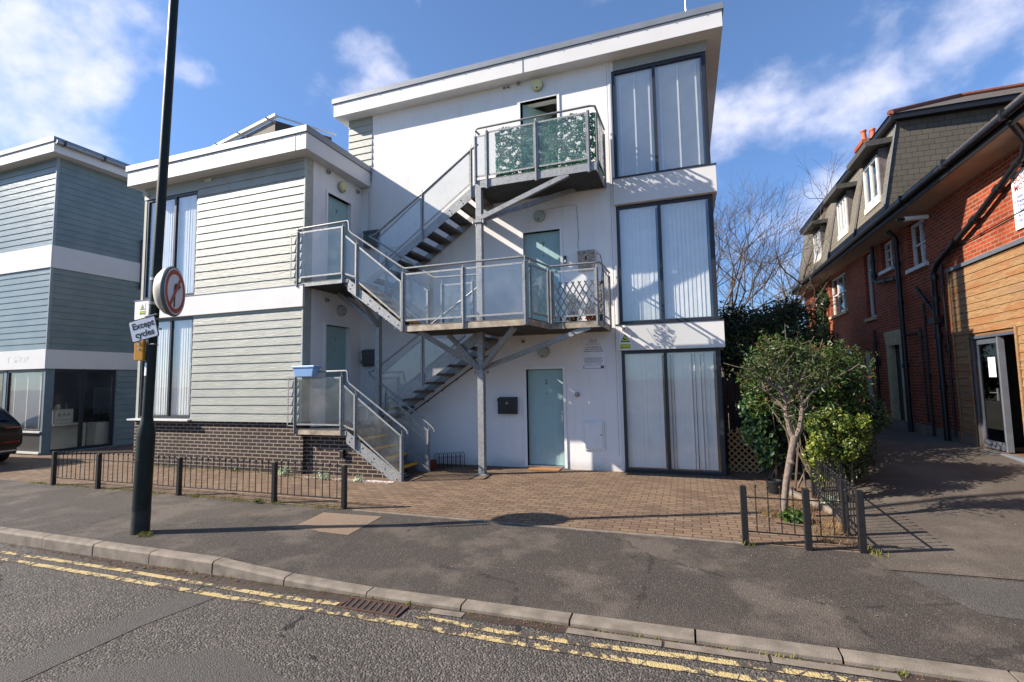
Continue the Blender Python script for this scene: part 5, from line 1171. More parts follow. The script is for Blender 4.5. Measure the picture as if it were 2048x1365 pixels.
def boards(u0, u1, v0, v1, hs, nm='timber_boards'):
    mb = MB(FR); v = v0; k = 0
    while v < v1-.02:
        t = min(v+.142, v1); segs = [(u0, u1)]
        for h in hs:
            if v < h[3]-.01 and t > h[2]+.01:
                ns = []
                for a, b in segs:
                    if h[0] > a: ns.append((a, min(b, h[0])))
                    if h[1] < b: ns.append((max(a, h[1]), b))
                segs = [s for s in ns if s[1]-s[0] > .02]
        for a, b in segs:
            tilt = .010
            mb.prism([(a+.002, v, .002), (a+.002, v, .030), (a+.002, t-.008, .030-tilt), (a+.002, t-.008, .002)], (b-a-.004, 0, 0))
        v = t
    mb.build(nm, WOOD, brk)
boards(6.05, 12.40, .42, 3.85, [(10.40, 11.86, 0, 2.50), (6.3, 9.3, 0, 2.5)])
mb = MB(FR); mb.box(12.37, 12.42, .40, 3.86, .031, .045); mb.build('timber_trim', WOOD, brk); mb = MB(FR); mb.box(11.84, 11.93, .40, 2.50, .0305, .044); mb.build('timber_trim', WOOD, brk); mb = MB(FR); mb.box(10.36, 10.41, .40, 2.56, .0305, .05); mb.build('timber_trim', WOOD, brk)
mb = MB(FR); mb.box(6, 12.43, 3.862, 3.93, .001, .065); mb.build('lead_flashing', simple('lead', C(92, 98, 108), .6, .2), brk)
mb = MB(FR); mb.box(6, 12.0, .30, .395, -.15, .09); mb.build('grey_sill', simple('grey_sill_paint', C(98, 104, 112), .5), brk); mb = MB(FR); mb.box(6, 11.6, -.1, .30, -.1, .06); mb.build('concrete_step', STONE, brk)
GREYP = simple('grey_door_paint', C(70, 75, 84), .5)
mb = MB(FR); mb.box(11.78, 11.838, .40, 2.49, -.08, .02); mb.box(10.41, 11.78, 2.44, 2.49, -.08, .02); mb.build('door_frame', GREYP, brk)
d = None
mb = MB(FR); mb.box(11.68, 11.775, .42, 2.43, -.07, -.02); mb.box(11.00, 11.09, .42, 2.43, -.07, -.02); mb.box(11.09, 11.68, .42, .56, -.07, -.02); mb.box(11.09, 11.68, 2.33, 2.43, -.07, -.02); d = mb.build('door', GREYP, brk)
mb = MB(FR); mb.box(11.09, 11.68, .56, 2.33, -.05, -.04); mb.build('pane', m_glass('dark_door_glass', .0, (.02, .02, .02, 1), (.25, .26, .26, 1), .03, 0), d)
mb = MB(FR); mb.box(11.20, 11.42, 1.72, 2.08, -.0395, -.037); mb.build('notice', SIGNW, d); mb = MB(FR); mb.box(11.13, 11.16, 1.30, 1.52, -.02, .0); mb.tube([(11.15, 1.44, 0), (11.15, 1.44, .04), (11.27, 1.44, .045)], .009, 5); mb.build('handle', CHROME, d)
mb = MB(FR); mb.box(10.95, 10.985, .42, 2.43, -.07, .02); mb.build('open_door_edge', simple('grey_door_edge', C(98, 100, 106), .5), brk)
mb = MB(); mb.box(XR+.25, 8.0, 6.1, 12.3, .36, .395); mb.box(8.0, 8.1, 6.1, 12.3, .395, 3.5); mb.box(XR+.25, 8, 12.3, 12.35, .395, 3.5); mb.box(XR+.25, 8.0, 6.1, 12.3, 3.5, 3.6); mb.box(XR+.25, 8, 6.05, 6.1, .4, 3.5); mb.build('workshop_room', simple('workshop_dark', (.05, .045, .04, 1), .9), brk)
mb = MB(FR); mb.box(12.0, YE, .0, .62, .001, .03); mb.build('rendered_plinth', simple('grey_plinth', C(112, 100, 90), .9, 0, .3, 5, .4, 40), brk)
def sash(u0, u1, v0, v1, mull, trans, arch=False, rec=.09, **k):
    F2 = lambda p: FR((p[0], p[1], p[2]-rec))
    w_ = window(brk, F2, u0, u1, v0, v1, mull=mull, trans=trans, fmat=WFRAME, fw=.07, bw=.04, w0=0, fd=.06, pmat=PANE, **k)
    mb = MB(FR); mb.box(u0-.08, u1+.08, v0-.09, v0-.001, -rec, .07); mb.build('window_sill', WFRAME if not arch else STONE, brk)
    mb = MB(F2); mb.box(u0+.05, u1-.05, v0+.05, v1-.05, -.30, -.28); mb.build('curtain', simple('dim_curtain', (.10, .11, .10, 1), .9, 0, .4, 3), w_)
sash(13.32, 14.22, 4.30, 5.36, (13.77,), (4.83,)); sash(15.18, 15.92, 4.60, 5.36, (15.55,), (4.88, 5.12)); sash(16.62, 17.30, 3.46, 5.36, (), (4.9,), True); sash(19.15, 21.12, 3.96, 5.33, (19.8, 20.45), (4.7,), True)
sash(19.2, 20.5, 1.15, 2.72, (19.85,), (2.0,), True); sash(22.4, 23.6, 3.9, 5.2, (23.0,), (4.6,), True)
mb = MB(FR); mb.box(17.35, 17.80, .42, 2.56, -.2, -.16); mb.build('door', WFRAME, brk)
mb = MB(FR); mb.box(17.72, 17.80, .42, 2.56, -.159, -.02); mb.build('door_frame', WFRAME, brk)
mb = MB(FR); mb.box(15.79, 15.848, .42, 2.555, -.11, -.001); mb.build('door_jamb', STONE, brk)
mb = MB(FR); mb.box(15.171, 15.849, .42, 2.559, -.16, -.112); mb.build('door', simple('dark_door', (.012, .015, .02, 1), .5), brk)
mb = MB(FR); mb.prism([(15.0, 2.561, .001), (16.05, 2.561, .001), (16.15, 2.95, .001), (14.9, 2.95, .001)], (0, 0, .012)); mb.box(14.92, 15.168, .62, 2.56, .001, .012); mb.box(15.852, 16.05, .62, 2.56, .001, .012); mb.build('stone_surround', STONE, brk)
for a, b, z in ((16.5, 17.45, 5.37), (18.95, 21.3, 5.34)):
    mb = MB(FR); mb.box(a, b, z, z+.2, .001, .004); mb.build('brick_arch', simple('rubbed_brick', C(176, 80, 48), .8, 0, .2, 12), brk)
# eaves, gutter, soffit
mb = MB(); mb.prism([(4.74, 6, 5.50), (XR, 6, 5.42), (XR, 6, 5.45), (4.74, 6, 5.53)], (0, YE-5.9, 0)); mb.build('soffit', SOFFIT, brk)
mb = MB(); mb.box(4.715, 4.738, 6, YE+.1, 5.46, 5.66); mb.build('fascia_board', BLKBOX, brk)
mb = MB(); mb.tube([(4.655, 6, 5.63), (4.655, YE+.1, 5.60)], .062, 10); mb.build('gutter', simple('black_plastic_gutter', (.012, .012, .014, 1), .3), brk, smooth=True)
for y in (9.1, 10.9, 12.8): mb = MB(); mb.box(4.58, 4.73, y-.03, y+.03, 5.55, 5.71); mb.build('gutter_bracket', BLKBOX, brk)
mb = MB(); mb.prism([(4.66, 14.3, 5.68), (4.66, 9.5, 5.68), (8.0, 9.5, 6.25), (8.0, 14.3, 6.25)], (0, 0, .05)); mb.prism([(4.64, 9.45, 5.66), (4.64, 5.5, 5.66), (7.5, 5.5, 8.2), (6.2, 9.45, 6.2)], (0, 0, .06)); mb.build('roof', ROOFT, brk)
# mansard
ZB, ZT = 5.62, 8.12
mb = MB(); mb.add([(4.80, 14.4, ZB), (4.80, YE-.6, ZB), (5.25, YE-.75, ZT), (5.25, 14.42, ZT)], [(0, 1, 2, 3)]); mb.build('mansard_slope', SLATE_SUN, brk, recalc=False)
mb = MB(); mb.add([(4.80, 14.4, ZB), (12, 14.4, ZB), (12, 14.55, ZT), (5.25, 14.42, ZT)], [(0, 1, 2, 3)]); mb.build('mansard_slope', SLATEY_DIM, brk, recalc=False)
mb = MB(); mb.add([(4.80, YE-.6, ZB), (12, YE-.6, ZB), (12, YE-.75, ZT), (5.25, YE-.75, ZT)], [(0, 1, 2, 3)]); mb.build('mansard_slope', SLATEY_DIM, brk, recalc=False)
mb = MB(); mb.box(5.08, 12, 14.25, 14.55, ZT, ZT+.13); mb.box(5.08, 5.4, 14.55, YE-.5, ZT, ZT+.13); mb.build('eaves_board', BLKBOX, brk)
mb = MB(); mb.add([(5.05, 14.22, ZT+.14), (5.05, YE-.45, ZT+.14), (8.0, YE-3.5, 9.95), (8.0, 17.6, 9.95), (12, 14.22, ZT+.14), (12, 17.6, 9.95), (12, YE-.45, ZT+.14)], [(0, 1, 2, 3), (0, 3, 5, 4), (1, 6, 5, 3, 2)]); mb.build('hipped_roof', ROOFT, brk, recalc=False)
mb = MB(); mb.tube([(5.07, 14.24, ZT+.17), (8.0, 17.6, 9.99), (12, 17.6, 10.0)], .075, 8); mb.build('hip_tiles', simple('hip_tile_clay', C(116, 66, 48), .8, 0, .3, 10), brk)
mb = MB(); mb.tube([(4.78, 14.38, ZB), (5.24, 14.40, ZT)], .018, 6); mb.build('lead_hip', simple('lead', C(92, 98, 108), .6, .2), brk)
LEAD = simple('weathered_lead_cheek', C(98, 92, 92), .6, .1, .4, 6, .3, 12)
for (y0, y1, z0, z1) in ((14.82, 15.85, 6.38, 7.50), (17.5, 18.42, 6.33, 7.38), (20.7, 21.65, 6.26, 7.22)):
    dm = MB(); xf = 4.93
    FD = FXM(xf)
    dm.prism([(xf, y0-.08, z0-.06), (xf, y0-.08, z1+.12), (5.6, y0-.08, z1+.12), (5.6, y0-.08, z0+.2)], (0, .06, 0)); dr0 = dm.build('dormer_cheek', LEAD, brk); dm = MB(); dm.prism([(xf, y1+.02, z0-.06), (xf, y1+.02, z1+.12), (5.6, y1+.02, z1+.12), (5.6, y1+.02, z0+.2)], (0, .06, 0)); dr = dm.build('dormer_cheek', LEAD, brk)
    window(dr if False else brk, FD, y0, y1, z0, z1, mull=((y0+y1)/2,) if z0 > 6.35 else (y0+(y1-y0)/3, y0+(y1-y0)*2/3), fmat=WFRAME, fw=.085, bw=.07, w0=.03, name='dormer_window')
    m2 = MB(FD); m2.box(y0+.03, y1-.03, z0+.03, z1-.03, -.25, -.22); m2.build('dormer_curtain', simple('dim_curtain', (.10, .11, .10, 1), .9, 0, .4, 3), dr)
    m2 = MB(FD); m2.box(y0-.05, y1+.05, z0-.16, z0-.002, -.1, .05); m2.build('dormer_sill', simple('white_lead_sill', C(200, 196, 184), .7), dr)
    m2 = MB(); m2.prism([(4.60, y0-.28, z1+.14), (5.7, y0-.28, z1+.20), (5.7, y0-.28, z1+.34), (4.60, y0-.28, z1+.28)], (0, y1-y0+.56, 0)); m2.build('dormer_roof', simple('dormer_fascia', (.05, .048, .045, 1), .7, 0, .3, 10), dr)
for y in (16.6, 19.4): mb = MB(); mb.tube([(4.76, y, ZB), (5.2, y, ZT-.2)], .03, 6); mb.build('drainpipe', BLKBOX, brk)
ch = MB(); ch.box(5.84, 6.50, 18.6, 19.3, 8.0, 9.38); ch.box(5.78, 6.56, 18.55, 19.35, 9.381, 9.52); chim = ch.build('chimney', REDBRICKY, brk)
for x in (5.95, 6.20, 6.44): mb = MB(); mb.lathe([(.085, 0), (.10, .10), (.085, .14), (.07, .36), (.09, .38), (.09, .43), (.06, .44)], (x, 18.9, 9.521), (0, 0, 1), 16); mb.build('chimney_pot', TERR, chim, smooth=True)
mb = MB(); mb.tube([(4.7, 18.9, 7.80), (4.25, 18.9, 7.86), (4.12, 18.9, 7.98), (4.05, 18.9, 8.5)], .014, 5); mb.build('aerial_arm', CHROME, brk)
# stone cornice of the taller part at the right
mb = MB()
for k in range(5): mb.box(4.86+k*.05, 6.5, 7.2, 8.95-k*.04, 6.42-k*.045, 6.46-k*.045)
mb.box(4.98, 6.5, 7.2, 8.6, 7.0, 7.1); mb.build('stone_cornice', STONE, brk)
mb = MB(); mb.box(5.35, 8.5, 5.6, 8.4, 5.63, 6.235); mb.box(5.35, 8.5, 5.6, 8.4, 6.47, 6.99); mb.build('upper_wall', REDBRICK, brk)
# drainpipes
def pipe(pts, r=.045, nm='drainpipe', col=None):
    mb = MB(); mb.tube(pts, r, 10)
    for a, b in zip(pts[:-1], pts[1:]):
        a, b = Vector(a), Vector(b)
        if (b-a).length > .8:
            for f in (.12, .55): p = a.lerp(b, f); d_ = (b-a).normalized(); mb.tube([p-d_*.05, p+d_*.05], r*1.35, 10)
    return mb.build(nm, col or BLKBOX, brk, smooth=True)
pipe([(4.70, 9.1, 5.55), (5.0, 9.35, 5.28), (5.1, 9.63, 5.167), (5.1, 10.94, 4.66), (5.1, 12.60, 4.13), (5.1, 12.82, 3.98), (5.1, 12.85, 2.9), (5.1, 12.85, .38)], .055)
mb = MB(FR); mb.box(12.72, 12.98, 2.86, 3.0, .03, .20); mb.build('rain_hopper', BLKBOX, brk)
pipe([(4.95, 14.62, 5.4), (5.1, 14.62, 5.2), (5.1, 14.62, 4.0), (5.1, 14.62, .37)], .055); pipe([(5.1, 14.66, 4.2), (5.1, 16.05, 4.35), (5.1, 16.25, 4.45), (5.1, 16.25, 5.4)], .05)
pipe([(5.12, 13.75, 3.8), (5.12, 12.95, 3.08)], .03); pipe([(5.13, 13.5, 3.38), (5.13, 13.5, .42)], .025); pipe([(5.13, 13.75, 2.85), (5.13, 13.72, .7)], .022); pipe([(5.13, 14.5, 2.75), (5.13, 13.9, 2.78), (5.13, 13.76, 2.7)], .025); pipe([(5.12, 16.6, 3.05), (5.12, 16.62, .38)], .04); pipe([(5.13, 12.55, 4.1), (5.13, 12.55, .5)], .022)
mb = MB(FR); mb.box(16.5, 16.74, 2.1, 2.26, .03, .16); mb.build('rain_hopper', BLKBOX, brk)
pipe([(5.17, 12.5, 4.2), (5.17, 12.3, 4.28), (5.17, 10.2, 4.36), (5.17, 8, 4.4)], .010, 'cable')
mb = MB(FR); mb.tube([(13.05, 5.25, .02), (13.05, 5.25, .45)], .055, 12); mb.build('vent_pipe', WHITEPL, brk, smooth=True)
mb = MB(FR); mb.tube([(13.05, 5.25, .452), (13.05, 5.25, .60)], .035, 8); mb.build('vent_cowl', BLKBOX, brk)
t = thing('shop_sign', 'white painted sign with red heading and bulleted list high on the brick wall', 'sign', (XR-.02, 9.4, 4.1))
mb = MB(FR); mb.box(8.55, 10.14, 4.10, 5.03, .012, .03); mb.build('board', SIGNW, t)
FRT = lambda p: Vector((XR-.031-p[2], 10.14-p[0], p[1]))
text('BOURNEMOUTH', FRT, .06, 4.90, .001, .15, simple('sign_maroon', C(150, 56, 50), .6), t, align='LEFT', bold=.002, sx=.9); text('MOTORCYCLES', FRT, .06, 4.76, .001, .15, simple('sign_maroon', C(150, 56, 50), .6), t, align='LEFT', bold=.002, sx=.9)
for k, s_ in enumerate(('Sales', 'Repairs', 'Tyres', 'Clothing', 'Accessories', 'All Makes')): text('• '+s_, FRT, .05, 4.62-k*.078, .001, .085, simple('sign_ink_blue', C(70, 84, 140), .6), t, align='LEFT', bold=.001)
t = thing('wall_hose', 'coiled black hose hung on the brick wall by the drainpipe', 'hose', (XR-.05, 12.6, 2.3)); mb = MB(FR); mb.tube([(12.62+.09*math.cos(a*.5), 2.32+.11*math.sin(a*.5), .05) for a in range(13)], .012, 5); mb.build('coil', BLKBOX, t)

# ------------------------------------------------------------------ planting
def soil(name, pts, z): mb = MB(); mb.add([(x, y, z) for x, y in pts], [tuple(range(len(pts)))]); return struct(mb.build(name, SOIL, recalc=False))
soil('soil_bed', [(.66, 10.0), (.66, 13), (2.7, 13), (2.5, 8.9), (1.72, 8.3), (1.68, 6.6), (1.45, 6.6), (1.35, 9.0), (1.0, 9.6)], .012)
soil('planting_bed', [(.95, 6.9), (1.0, 7.5), (1.3, 7.7), (1.45, 7.2), (1.3, 6.8)], .016)
mb = MB(); mb.prism([(1.36, 8.6, -.02), (1.44, 8.6, -.02), (1.80, 7.4, -.02), (1.72, 7.4, -.02)], (0, 0, .10)); struct(mb.build('bed_kerb', KERB))
# small bare-stemmed tree
tr = thing('small_tree', 'small leaning tree with twisted pale trunk and sparse green crown inside the low railing', 'tree', (1.09, 7.2, 0))
rnd = random.Random(4); mb = MB()
TP = lambda a: [Vector(p) for p in a]
mb.tube(TP([(1.09, 7.2, -.02), (1.11, 7.2, .15), (1.15, 7.2, .45), (1.20, 7.2, .68), (1.235, 7.19, .86), (1.28, 7.2, 1.04)]), [.056, .043, .040, .044, .041, .047], 12)
mb.lathe([(.03, -.04), (.055, 0), (.03, .04)], (1.21, 7.18, .70), (0.2, 0, 1), 10)
br = [([(1.27, 7.2, 1.0), (1.225, 7.2, 1.12), (1.20, 7.21, 1.3), (1.20, 7.2, 1.45), (1.16, 7.18, 1.58), (1.06, 7.15, 1.67), (.93, 7.12, 1.77), (.84, 7.1, 1.90)], .036), ([(1.28, 7.2, 1.0), (1.34, 7.2, 1.12), (1.37, 7.2, 1.28), (1.39, 7.22, 1.46), (1.37, 7.22, 1.62), (1.42, 7.2, 1.8), (1.52, 7.2, 2.0)], .038),
      ([(1.20, 7.2, 1.42), (1.24, 7.2, 1.6), (1.30, 7.2, 1.72), (1.37, 7.2, 1.70)], .022), ([(1.20, 7.2, 1.35), (1.10, 7.25, 1.5), (.98, 7.3, 1.62), (.92, 7.32, 1.66)], .02), ([(1.38, 7.2, 1.42), (1.50, 7.2, 1.58), (1.64, 7.15, 1.70), (1.76, 7.1, 1.78)], .02), ([(1.16, 7.18, 1.58), (1.14, 7.2, 1.8), (1.10, 7.2, 2.0), (1.12, 7.2, 2.15)], .018), ([(1.37, 7.22, 1.62), (1.28, 7.25, 1.8), (1.26, 7.25, 2.05), (1.30, 7.2, 2.2)], .018)]
tips = []
for p, r in br:
    P = TP(p); mb.tube(P, r, 8, r*.35)
    for i in range(2, len(P)):
        for k in range(4):
            a = P[i-1].lerp(P[i], rnd.random()); d = Vector((rnd.gauss(0, .7), rnd.gauss(0, .6), rnd.uniform(.1, 1))).normalized(); q = a+d*rnd.uniform(.10, .28); q2 = q+(d+Vector((rnd.gauss(0, .4), rnd.gauss(0, .4), .3))).normalized()*rnd.uniform(.08, .22)
            mb.tube([a, q, q2], .007, 4, .003); tips += [q, q2]
mb.build('trunk', BARK, tr, smooth=True)
mb = MB(); mb.mat(LF_OLIVE)
for p in tips:
    for k in range(rnd.choice((2, 4, 7, 10))): leaf(mb, p+Vector((rnd.gauss(0, .05), rnd.gauss(0, .05), rnd.gauss(0, .05))), Vector((0, -.3, .6)), rnd.uniform(.018, .034), rnd, .42)
for c in ((.95, 7.15, 1.95, .18, .16, .16), (1.15, 7.2, 2.1, .16, .15, .16), (1.42, 7.2, 2.05, .22, .2, .20), (1.62, 7.15, 1.86, .18, .15, .16), (.86, 7.1, 1.80, .14, .12, .16), (1.30, 7.2, 2.18, .14, .12, .12), (1.5, 7.2, 1.75, .14, .12, .12)): leaves(mb, [c], 170, .026, rnd)
mb.build('crown', None, tr, recalc=False)
def bush(name, label, cat, base, blobs, n, size, mat, mat2=None, frac=.25, asp=.45, seed=1, stems=6, sr=.015, droop=0, zsh=0):
    t = thing(name, label, cat, base); rnd = random.Random(seed); mb = MB(); mb.mat(mat); leaves(mb, blobs, int(n*(1-frac if mat2 else 1)), size, rnd, asp, droop=droop)
    if mat2: mb.mat(mat2); leaves(mb, [(b[0], b[1]-b[4]*.12, b[2]+b[5]*.12, b[3], b[4], b[5]) for b in blobs], int(n*frac), size*.9, rnd, asp, droop=droop)
    mb.build('foliage', None, t, recalc=False)
    mb = MB()
    for i in range(stems):
        b = rnd.choice(blobs); a = Vector((base[0]+rnd.gauss(0, .12), base[1]+rnd.gauss(0, .1), base[2])); e = Vector((b[0]+rnd.gauss(0, b[3]*.3), b[1]+rnd.gauss(0, b[4]*.3), b[2]+b[5]*.5)); m_ = a.lerp(e, .5)+Vector((rnd.gauss(0, .06), rnd.gauss(0, .06), 0)); mb.tube([a, m_, e], sr, 5, sr*.4)
    mb.build('stems', BARKD, t, recalc=False)
    return t
def clumps(c, r, n, rr, seed):
    rnd = random.Random(seed); out = [(c[0], c[1], c[2], r[0]*.72, r[1]*.72, r[2]*.72)]
    for i in range(n):
        d = Vector((rnd.gauss(0, 1), rnd.gauss(0, 1), rnd.gauss(0, 1))).normalized(); k = rnd.uniform(.6, .92); s = rr*rnd.uniform(.7, 1.3); out.append((c[0]+d.x*r[0]*k, c[1]+d.y*r[1]*k, max(c[2]+d.z*r[2]*k, s*.6), s, s, s))
    return out
bush('shrub', 'tall glossy green shrub with reddish tips behind the small tree', 'shrub', (1.8, 8.9, 0), clumps((1.78, 8.9, 1.55), (.80, .5, .88), 26, .26, 5)+clumps((1.16, 8.7, 1.75), (.30, .3, .50), 10, .16, 15)+clumps((1.45, 8.6, 2.2), (.4, .3, .25), 8, .14, 25), 12500, .042, LF_GLOSS, LF_RED, .10, .34, 2, 12, .018, .3)
bush('shrub', 'yellow-green variegated shrub beside the end of the low railing', 'shrub', (2.0, 8.35, 0), clumps((1.98, 8.38, .95), (.42, .32, .42), 22, .15, 7)+clumps((1.72, 8.25, .55), (.2, .2, .35), 6, .12, 27)+clumps((2.35, 8.45, 1.0), (.2, .2, .22), 6, .1, 28), 5200, .028, LF_YEL, LF_GLOSS, .42, .5, 3, 9)
bush('shrub', 'dark ivy-covered shrub behind the lattice panel', 'shrub', (1.45, 9.75, 0), clumps((1.40, 9.8, .95), (.40, .3, .95), 14, .22, 9), 5200, .045, LF_IVY, LF_GLOSS, .15, .7, 4, 6)
bush('shrub', 'dark green bush at the alley edge behind the yellow-green shrub', 'shrub', (2.35, 9.3, 0), clumps((2.45, 9.2, .95), (.42, .5, .9), 18, .24, 19), 6600, .04, LF_DARK, LF_GLOSS, .2, .35, 14, 5)
bush('evergreen_tree', 'dark spreading evergreen tree behind the shrubs against the brick building', 'tree', (2.6, 13.5, 0), clumps((2.2, 13.5, 1.9), (1.4, 1.0, 1.45), 24, .45, 12), 11000, .065, LF_DARK, LF_OLIVE, .2, .35, 5, 10, .05, .2)
bush('evergreen_tree', 'dark evergreen tree close to the corner of the white building', 'tree', (1.6, 15.5, 0), clumps((1.5, 15.2, 2.1), (1.0, 1.0, 2.1), 26, .5, 13), 11000, .07, LF_DARK, LF_OLIVE, .1, .35, 6, 10, .05, .2)
bush('evergreen_tree', 'olive-topped evergreen rising in front of the far end of the brick building', 'tree', (3.3, 18.5, 0), clumps((3.1, 18.5, 2.3), (1.3, 1.1, 2.2), 26, .55, 14), 10000, .08, LF_DARK, LF_OLIVE, .3, .35, 8, 12, .05, .2)
bush('shade_hedge', 'dark foliage added mostly unseen behind the shrubs to shade the alley', 'shade_hedge', (2.6, 11.3, 0), clumps((2.55, 11.2, 1.2), (.5, 1.7, 1.1), 26, .38, 23), 9000, .05, LF_DARK, LF_OLIVE, .2, .35, 16, 12, .03)  # foliage added mostly out of sight, for the shade it throws on the alley
bush('climbing_ivy', 'dark ivy climbing the brick wall between two upper windows', 'ivy', (5.1, 22.2, 0), [(5.12, 22.0+.35*math.sin(k*2.1), 2.2+k*.30, .16, .5+.15*math.sin(k), .35) for k in range(10)]+[(5.1, 21.5, 2.6, .2, .6, .4)], 3600, .07, LF_DARK, None, 0, .6, 9, 4)
# bare trees
def bare(label, base, top, n0, spread, seed, r0, lean=(0, 0), maxd=7, bark=BARKD, ln0=1.0, xcl=None):
    t = thing('bare_tree', label, 'tree', base); rnd = random.Random(seed); mb = MB(); tw = MB()
    H = top-base[2]
    def grow(p, d, ln, r, depth):
        pts = [p]; q = p; dd = d
        for k in range(3):
            dd = (dd+Vector((rnd.gauss(0, .13), rnd.gauss(0, .13), rnd.gauss(.03, .09)))).normalized(); q = q+dd*ln/3; pts.append(q)
        (mb if r > .02 else tw).tube(pts, r, 6 if r > .02 else 3, r*.68)
        if depth == 0: return
        nb = rnd.choice((2, 3, 3)) if depth > 2 else rnd.choice((3, 4))
        for i in range(nb):
            a = pts[-1] if i == 0 else pts[rnd.choice((2, 3, 3))]
            s = .30 if i == 0 else .62
            nd = (dd+Vector((rnd.gauss(0, s), rnd.gauss(0, s), rnd.gauss(.12, s*.45)))).normalized()
            grow(a, nd, ln*rnd.uniform(.70, .88), r*rnd.uniform(.48, .62), depth-1)
    for k in range(n0):
        a = 2*math.pi*k/n0; d = Vector((math.cos(a)*spread+lean[0], math.sin(a)*spread+lean[1], 1)).normalized()
        grow(Vector(base)+Vector((math.cos(a)*.15, math.sin(a)*.15, 0)), d, H*.26*ln0, r0, maxd-1)
    mb.build('trunk', bark, t, smooth=True); tw.build('twigs', bark, t, recalc=False)
bare('tall bare-branched tree rising behind the corner of the white building', (1.9, 24, 0), 10.4, 6, .26, 6, .15, (.16, 0), 7)
bare('smaller bare tree far behind the end of the brick building', (4.6, 36, 0), 8.2, 5, .28, 9, .08, (-.05, 0), 6)
# boundary fence and lattice behind the corner
t = thing('board_fence', 'dark timber board fence closing the gap beside the white building', 'fence', (1.1, 11.3, 0)); mb = MB()
for k in range(9): mb.box(.66+k*.15, .80+k*.15, 11.3, 11.32+.006*(k % 2), 0, 1.8)
mb.build('boards', DKWOOD, t)
for z in (.3, 1.5): mb = MB(); mb.box(.66, 2.0, 11.33, 11.38, z, z+.08); mb.build('rail', DKWOOD, t)
t = thing('lattice_panel', 'pale diamond lattice panel leaning by the corner of the ground-floor bay', 'trellis', (.95, 10.3, 0)); mb = MB()
x0, x1, z0, z1 = .70, 1.25, .0, .80
def clipseg(p, q):
    t0, t1 = 0, 1; d = q-p
    for a, da, lo, hi in ((p.x, d.x, x0, x1), (p.z, d.z, z0, z1)):
        if abs(da) < 1e-9: continue
        u, v = sorted(((lo-a)/da, (hi-a)/da)); t0, t1 = max(t0, u), min(t1, v)
    return (p+d*t0, p+d*t1) if t1-t0 > .05 else None
for k in range(-8, 12):
    for s in (1, -1):
        y = 10.30+.010*s
        a = Vector((x0+k*.118, y, z0)); b = Vector((x0+k*.118+s*.9, y, z0+.9)); r_ = clipseg(a, b)
        if s < 0: a = Vector((x0+k*.118, y, z0)); r_ = clipseg(a, a+Vector((-.9, 0, .9)))
        if r_: mb.beam(r_[0], r_[1], .009, .024, (0, 0, 1))
mb.build('lattice', LATT, t)
# grass tufts, weeds, moss, gravel
mb = MB(); rnd = random.Random(31)
def tuft(mb, x, y, z, h, n, rnd, sp=.03):
    for i in range(n):
        a = rnd.uniform(0, 6.28); b = Vector((x+rnd.gauss(0, sp), y+rnd.gauss(0, sp), z)); e = b+Vector((math.cos(a)*h*.5, math.sin(a)*h*.5, h*rnd.uniform(.5, 1))); w_ = Vector((-math.sin(a), math.cos(a), 0))*.004
        mb.add([b-w_, b+w_, e], [(0, 1, 2)])
mb.mat(MOSS)
for i in range(260): x = rnd.uniform(-12, -4.7); tuft(mb, x, 5.99+rnd.gauss(0, .025), .005, rnd.uniform(.015, .05), 7, rnd)
for i in range(160): x = rnd.uniform(-12, -5.5); tuft(mb, x, (8.02 if x < -7.36 else 7.84)+rnd.gauss(-.06, .05), .004, rnd.uniform(.02, .06), 8, rnd)
for x, y in ((-6.22, 4.27), (-6.25, 4.3), (-6.3, 4.25), (-7.6, 6.0), (-6.0, 6.05), (-6.3, 6.03), (1.7, 6.0), (1.75, 5.95), (1.68, 6.1), (.55, 5.93)): 
    tuft(mb, x, y, .003, .07, 26, rnd, .03)
for i in range(70): x = rnd.uniform(-5.5, 2.2); tuft(mb, x, kl(x)-.02, ZR+.004, rnd.uniform(.015, .04), 6, rnd, .015)
mb.mat(STRAW)
for i in range(120): tuft(mb, rnd.uniform(1.28, 1.66), rnd.uniform(6.2, 8.3), .015, rnd.uniform(.04, .12), 7, rnd, .04)
for i in range(60): tuft(mb, 1.1+rnd.gauss(0, .16), 7.15+rnd.gauss(0, .14), .015, rnd.uniform(.05, .13), 8, rnd, .04)
o = mb.build('grass_tufts', None, None, recalc=False); tag(o, None, None, None, 'stuff')
def weed(x, y, label, mat, s=.16, n=60, seed=1, ls=.03):
    rnd = random.Random(seed); mb = MB(); mb.mat(mat)
    for i in range(n): d = Vector((rnd.gauss(0, 1), rnd.gauss(0, 1), abs(rnd.gauss(0, .8))+.15)).normalized(); leaf(mb, Vector((x, y, .02))+Vector((d.x*s, d.y*s, d.z*s))*rnd.random()**.5, d, ls*rnd.uniform(.7, 1.4), rnd, .6)
    o = mb.build('weed', None, None, origin=(x, y, 0), recalc=False); tag(o, label, 'weed')
LF_PALE = m_leaf('pale_weed_leaf', C(130, 150, 120), C(168, 184, 150), .6, .3)
weed(-7.62, 7.86, 'pale grey-green weed at the foot of the brick plinth, left of its corner', LF_PALE, .16, 90, 1, .026); weed(-6.55, 7.72, 'pale weed at the foot of the stepped-out brick plinth behind the railing end', LF_PALE, .14, 70, 2, .024)
weed(-5.75, 7.72, 'small pale weed growing from the white gravel beside the stair foot', LF_PALE, .11, 50, 3, .022); weed(-9.0, 7.92, 'tiny green weed at the middle of the brick plinth foot', LF_GLOSS, .07, 30, 4, .02)
weed(1.18, 7.02, 'bright green leafy weed at the foot of the small leaning tree', LF_GLOSS, .17, 120, 5, .04); weed(-6.25, 5.93, 'green weed beside the footway edge at the low railing', LF_GLOSS, .07, 40, 6, .02)
weed(1.78, 8.05, 'grey-green leafy plant at the foot of the side railing', LF_PALE, .14, 60, 7, .03)
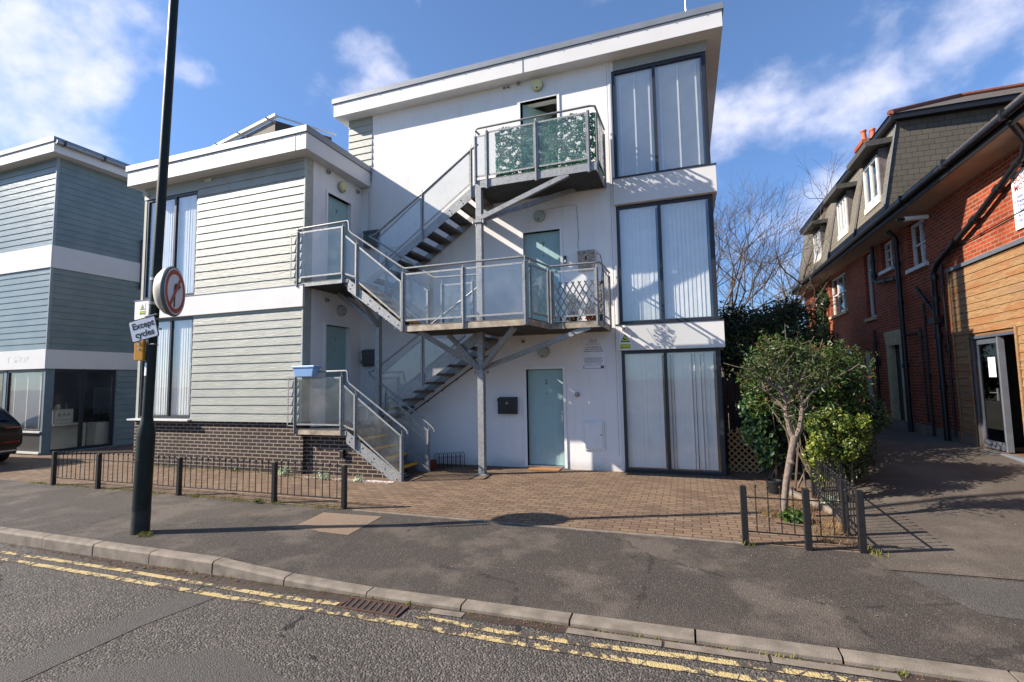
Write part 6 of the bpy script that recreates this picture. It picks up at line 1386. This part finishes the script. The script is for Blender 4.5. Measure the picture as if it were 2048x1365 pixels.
mb = MB(); rnd = random.Random(41)
def stone(mb, x, y, z, s, rnd):
    v = [Vector((dx*s*rnd.uniform(.6, 1.1), dy*s*rnd.uniform(.6, 1.1), dz*s*rnd.uniform(.4, .8))) for dx, dy, dz in ((1, 0, 0), (-1, 0, 0), (0, 1, 0), (0, -1, 0), (0, 0, 1), (0, 0, -1))]; p = Vector((x, y, z))
    mb.add([p+q for q in v], [(0, 2, 4), (2, 1, 4), (1, 3, 4), (3, 0, 4), (2, 0, 5), (1, 2, 5), (3, 1, 5), (0, 3, 5)])
for i in range(1300):
    x = rnd.uniform(-7.6, -5.05); f = min(1, (x+7.8)/1.8); stone(mb, x, 7.84-abs(rnd.gauss(0, .07)), .008, rnd.uniform(.007, .022)*(.5+.5*f), rnd) if rnd.random() < f else None
for i in range(150): stone(mb, rnd.uniform(-12, -7.4), 7.97-abs(rnd.gauss(0, .04)), .006, rnd.uniform(.006, .014), rnd)
o = mb.build('gravel_strip', GRAVEL, None, recalc=False); tag(o, None, None, None, 'stuff')
mb = MB(); DEB = simple('litter_dead_leaves', C(120, 92, 66), .9, 0, .5, 60)
for i in range(900):
    x = rnd.uniform(-8, 2.4); k = abs(rnd.gauss(0, .05)); stone(mb, x, kl(x)-.01-k, ZR+.006, rnd.uniform(.003, .009), rnd)
for i in range(160): x = -6.2+rnd.gauss(0, .5) if i < 90 else -4.9+rnd.gauss(0, .4); p = Vector((x, kl(x)-.03-abs(rnd.gauss(0, .07)), ZR+.010)); leaf(mb, p, Vector((0, 0, 1)), rnd.uniform(.008, .02), rnd, .5, 1.5)
for i in range(70): p = Vector((rnd.uniform(-11, 4), rnd.uniform(4.2, 5.9), .006)); p.z += gz(p.x, p.y); leaf(mb, p, Vector((0, 0, 2)), rnd.uniform(.006, .014), rnd, .5, 2)
for i in range(260): p = Vector((rnd.uniform(-4.5, 1.6), rnd.uniform(6.1, 9.7), .008)); leaf(mb, p, Vector((0, 0, 2)), rnd.uniform(.005, .012), rnd, .5, 2)
o = mb.build('fallen_debris', DEB, None, recalc=False); tag(o, None, None, None, 'stuff')
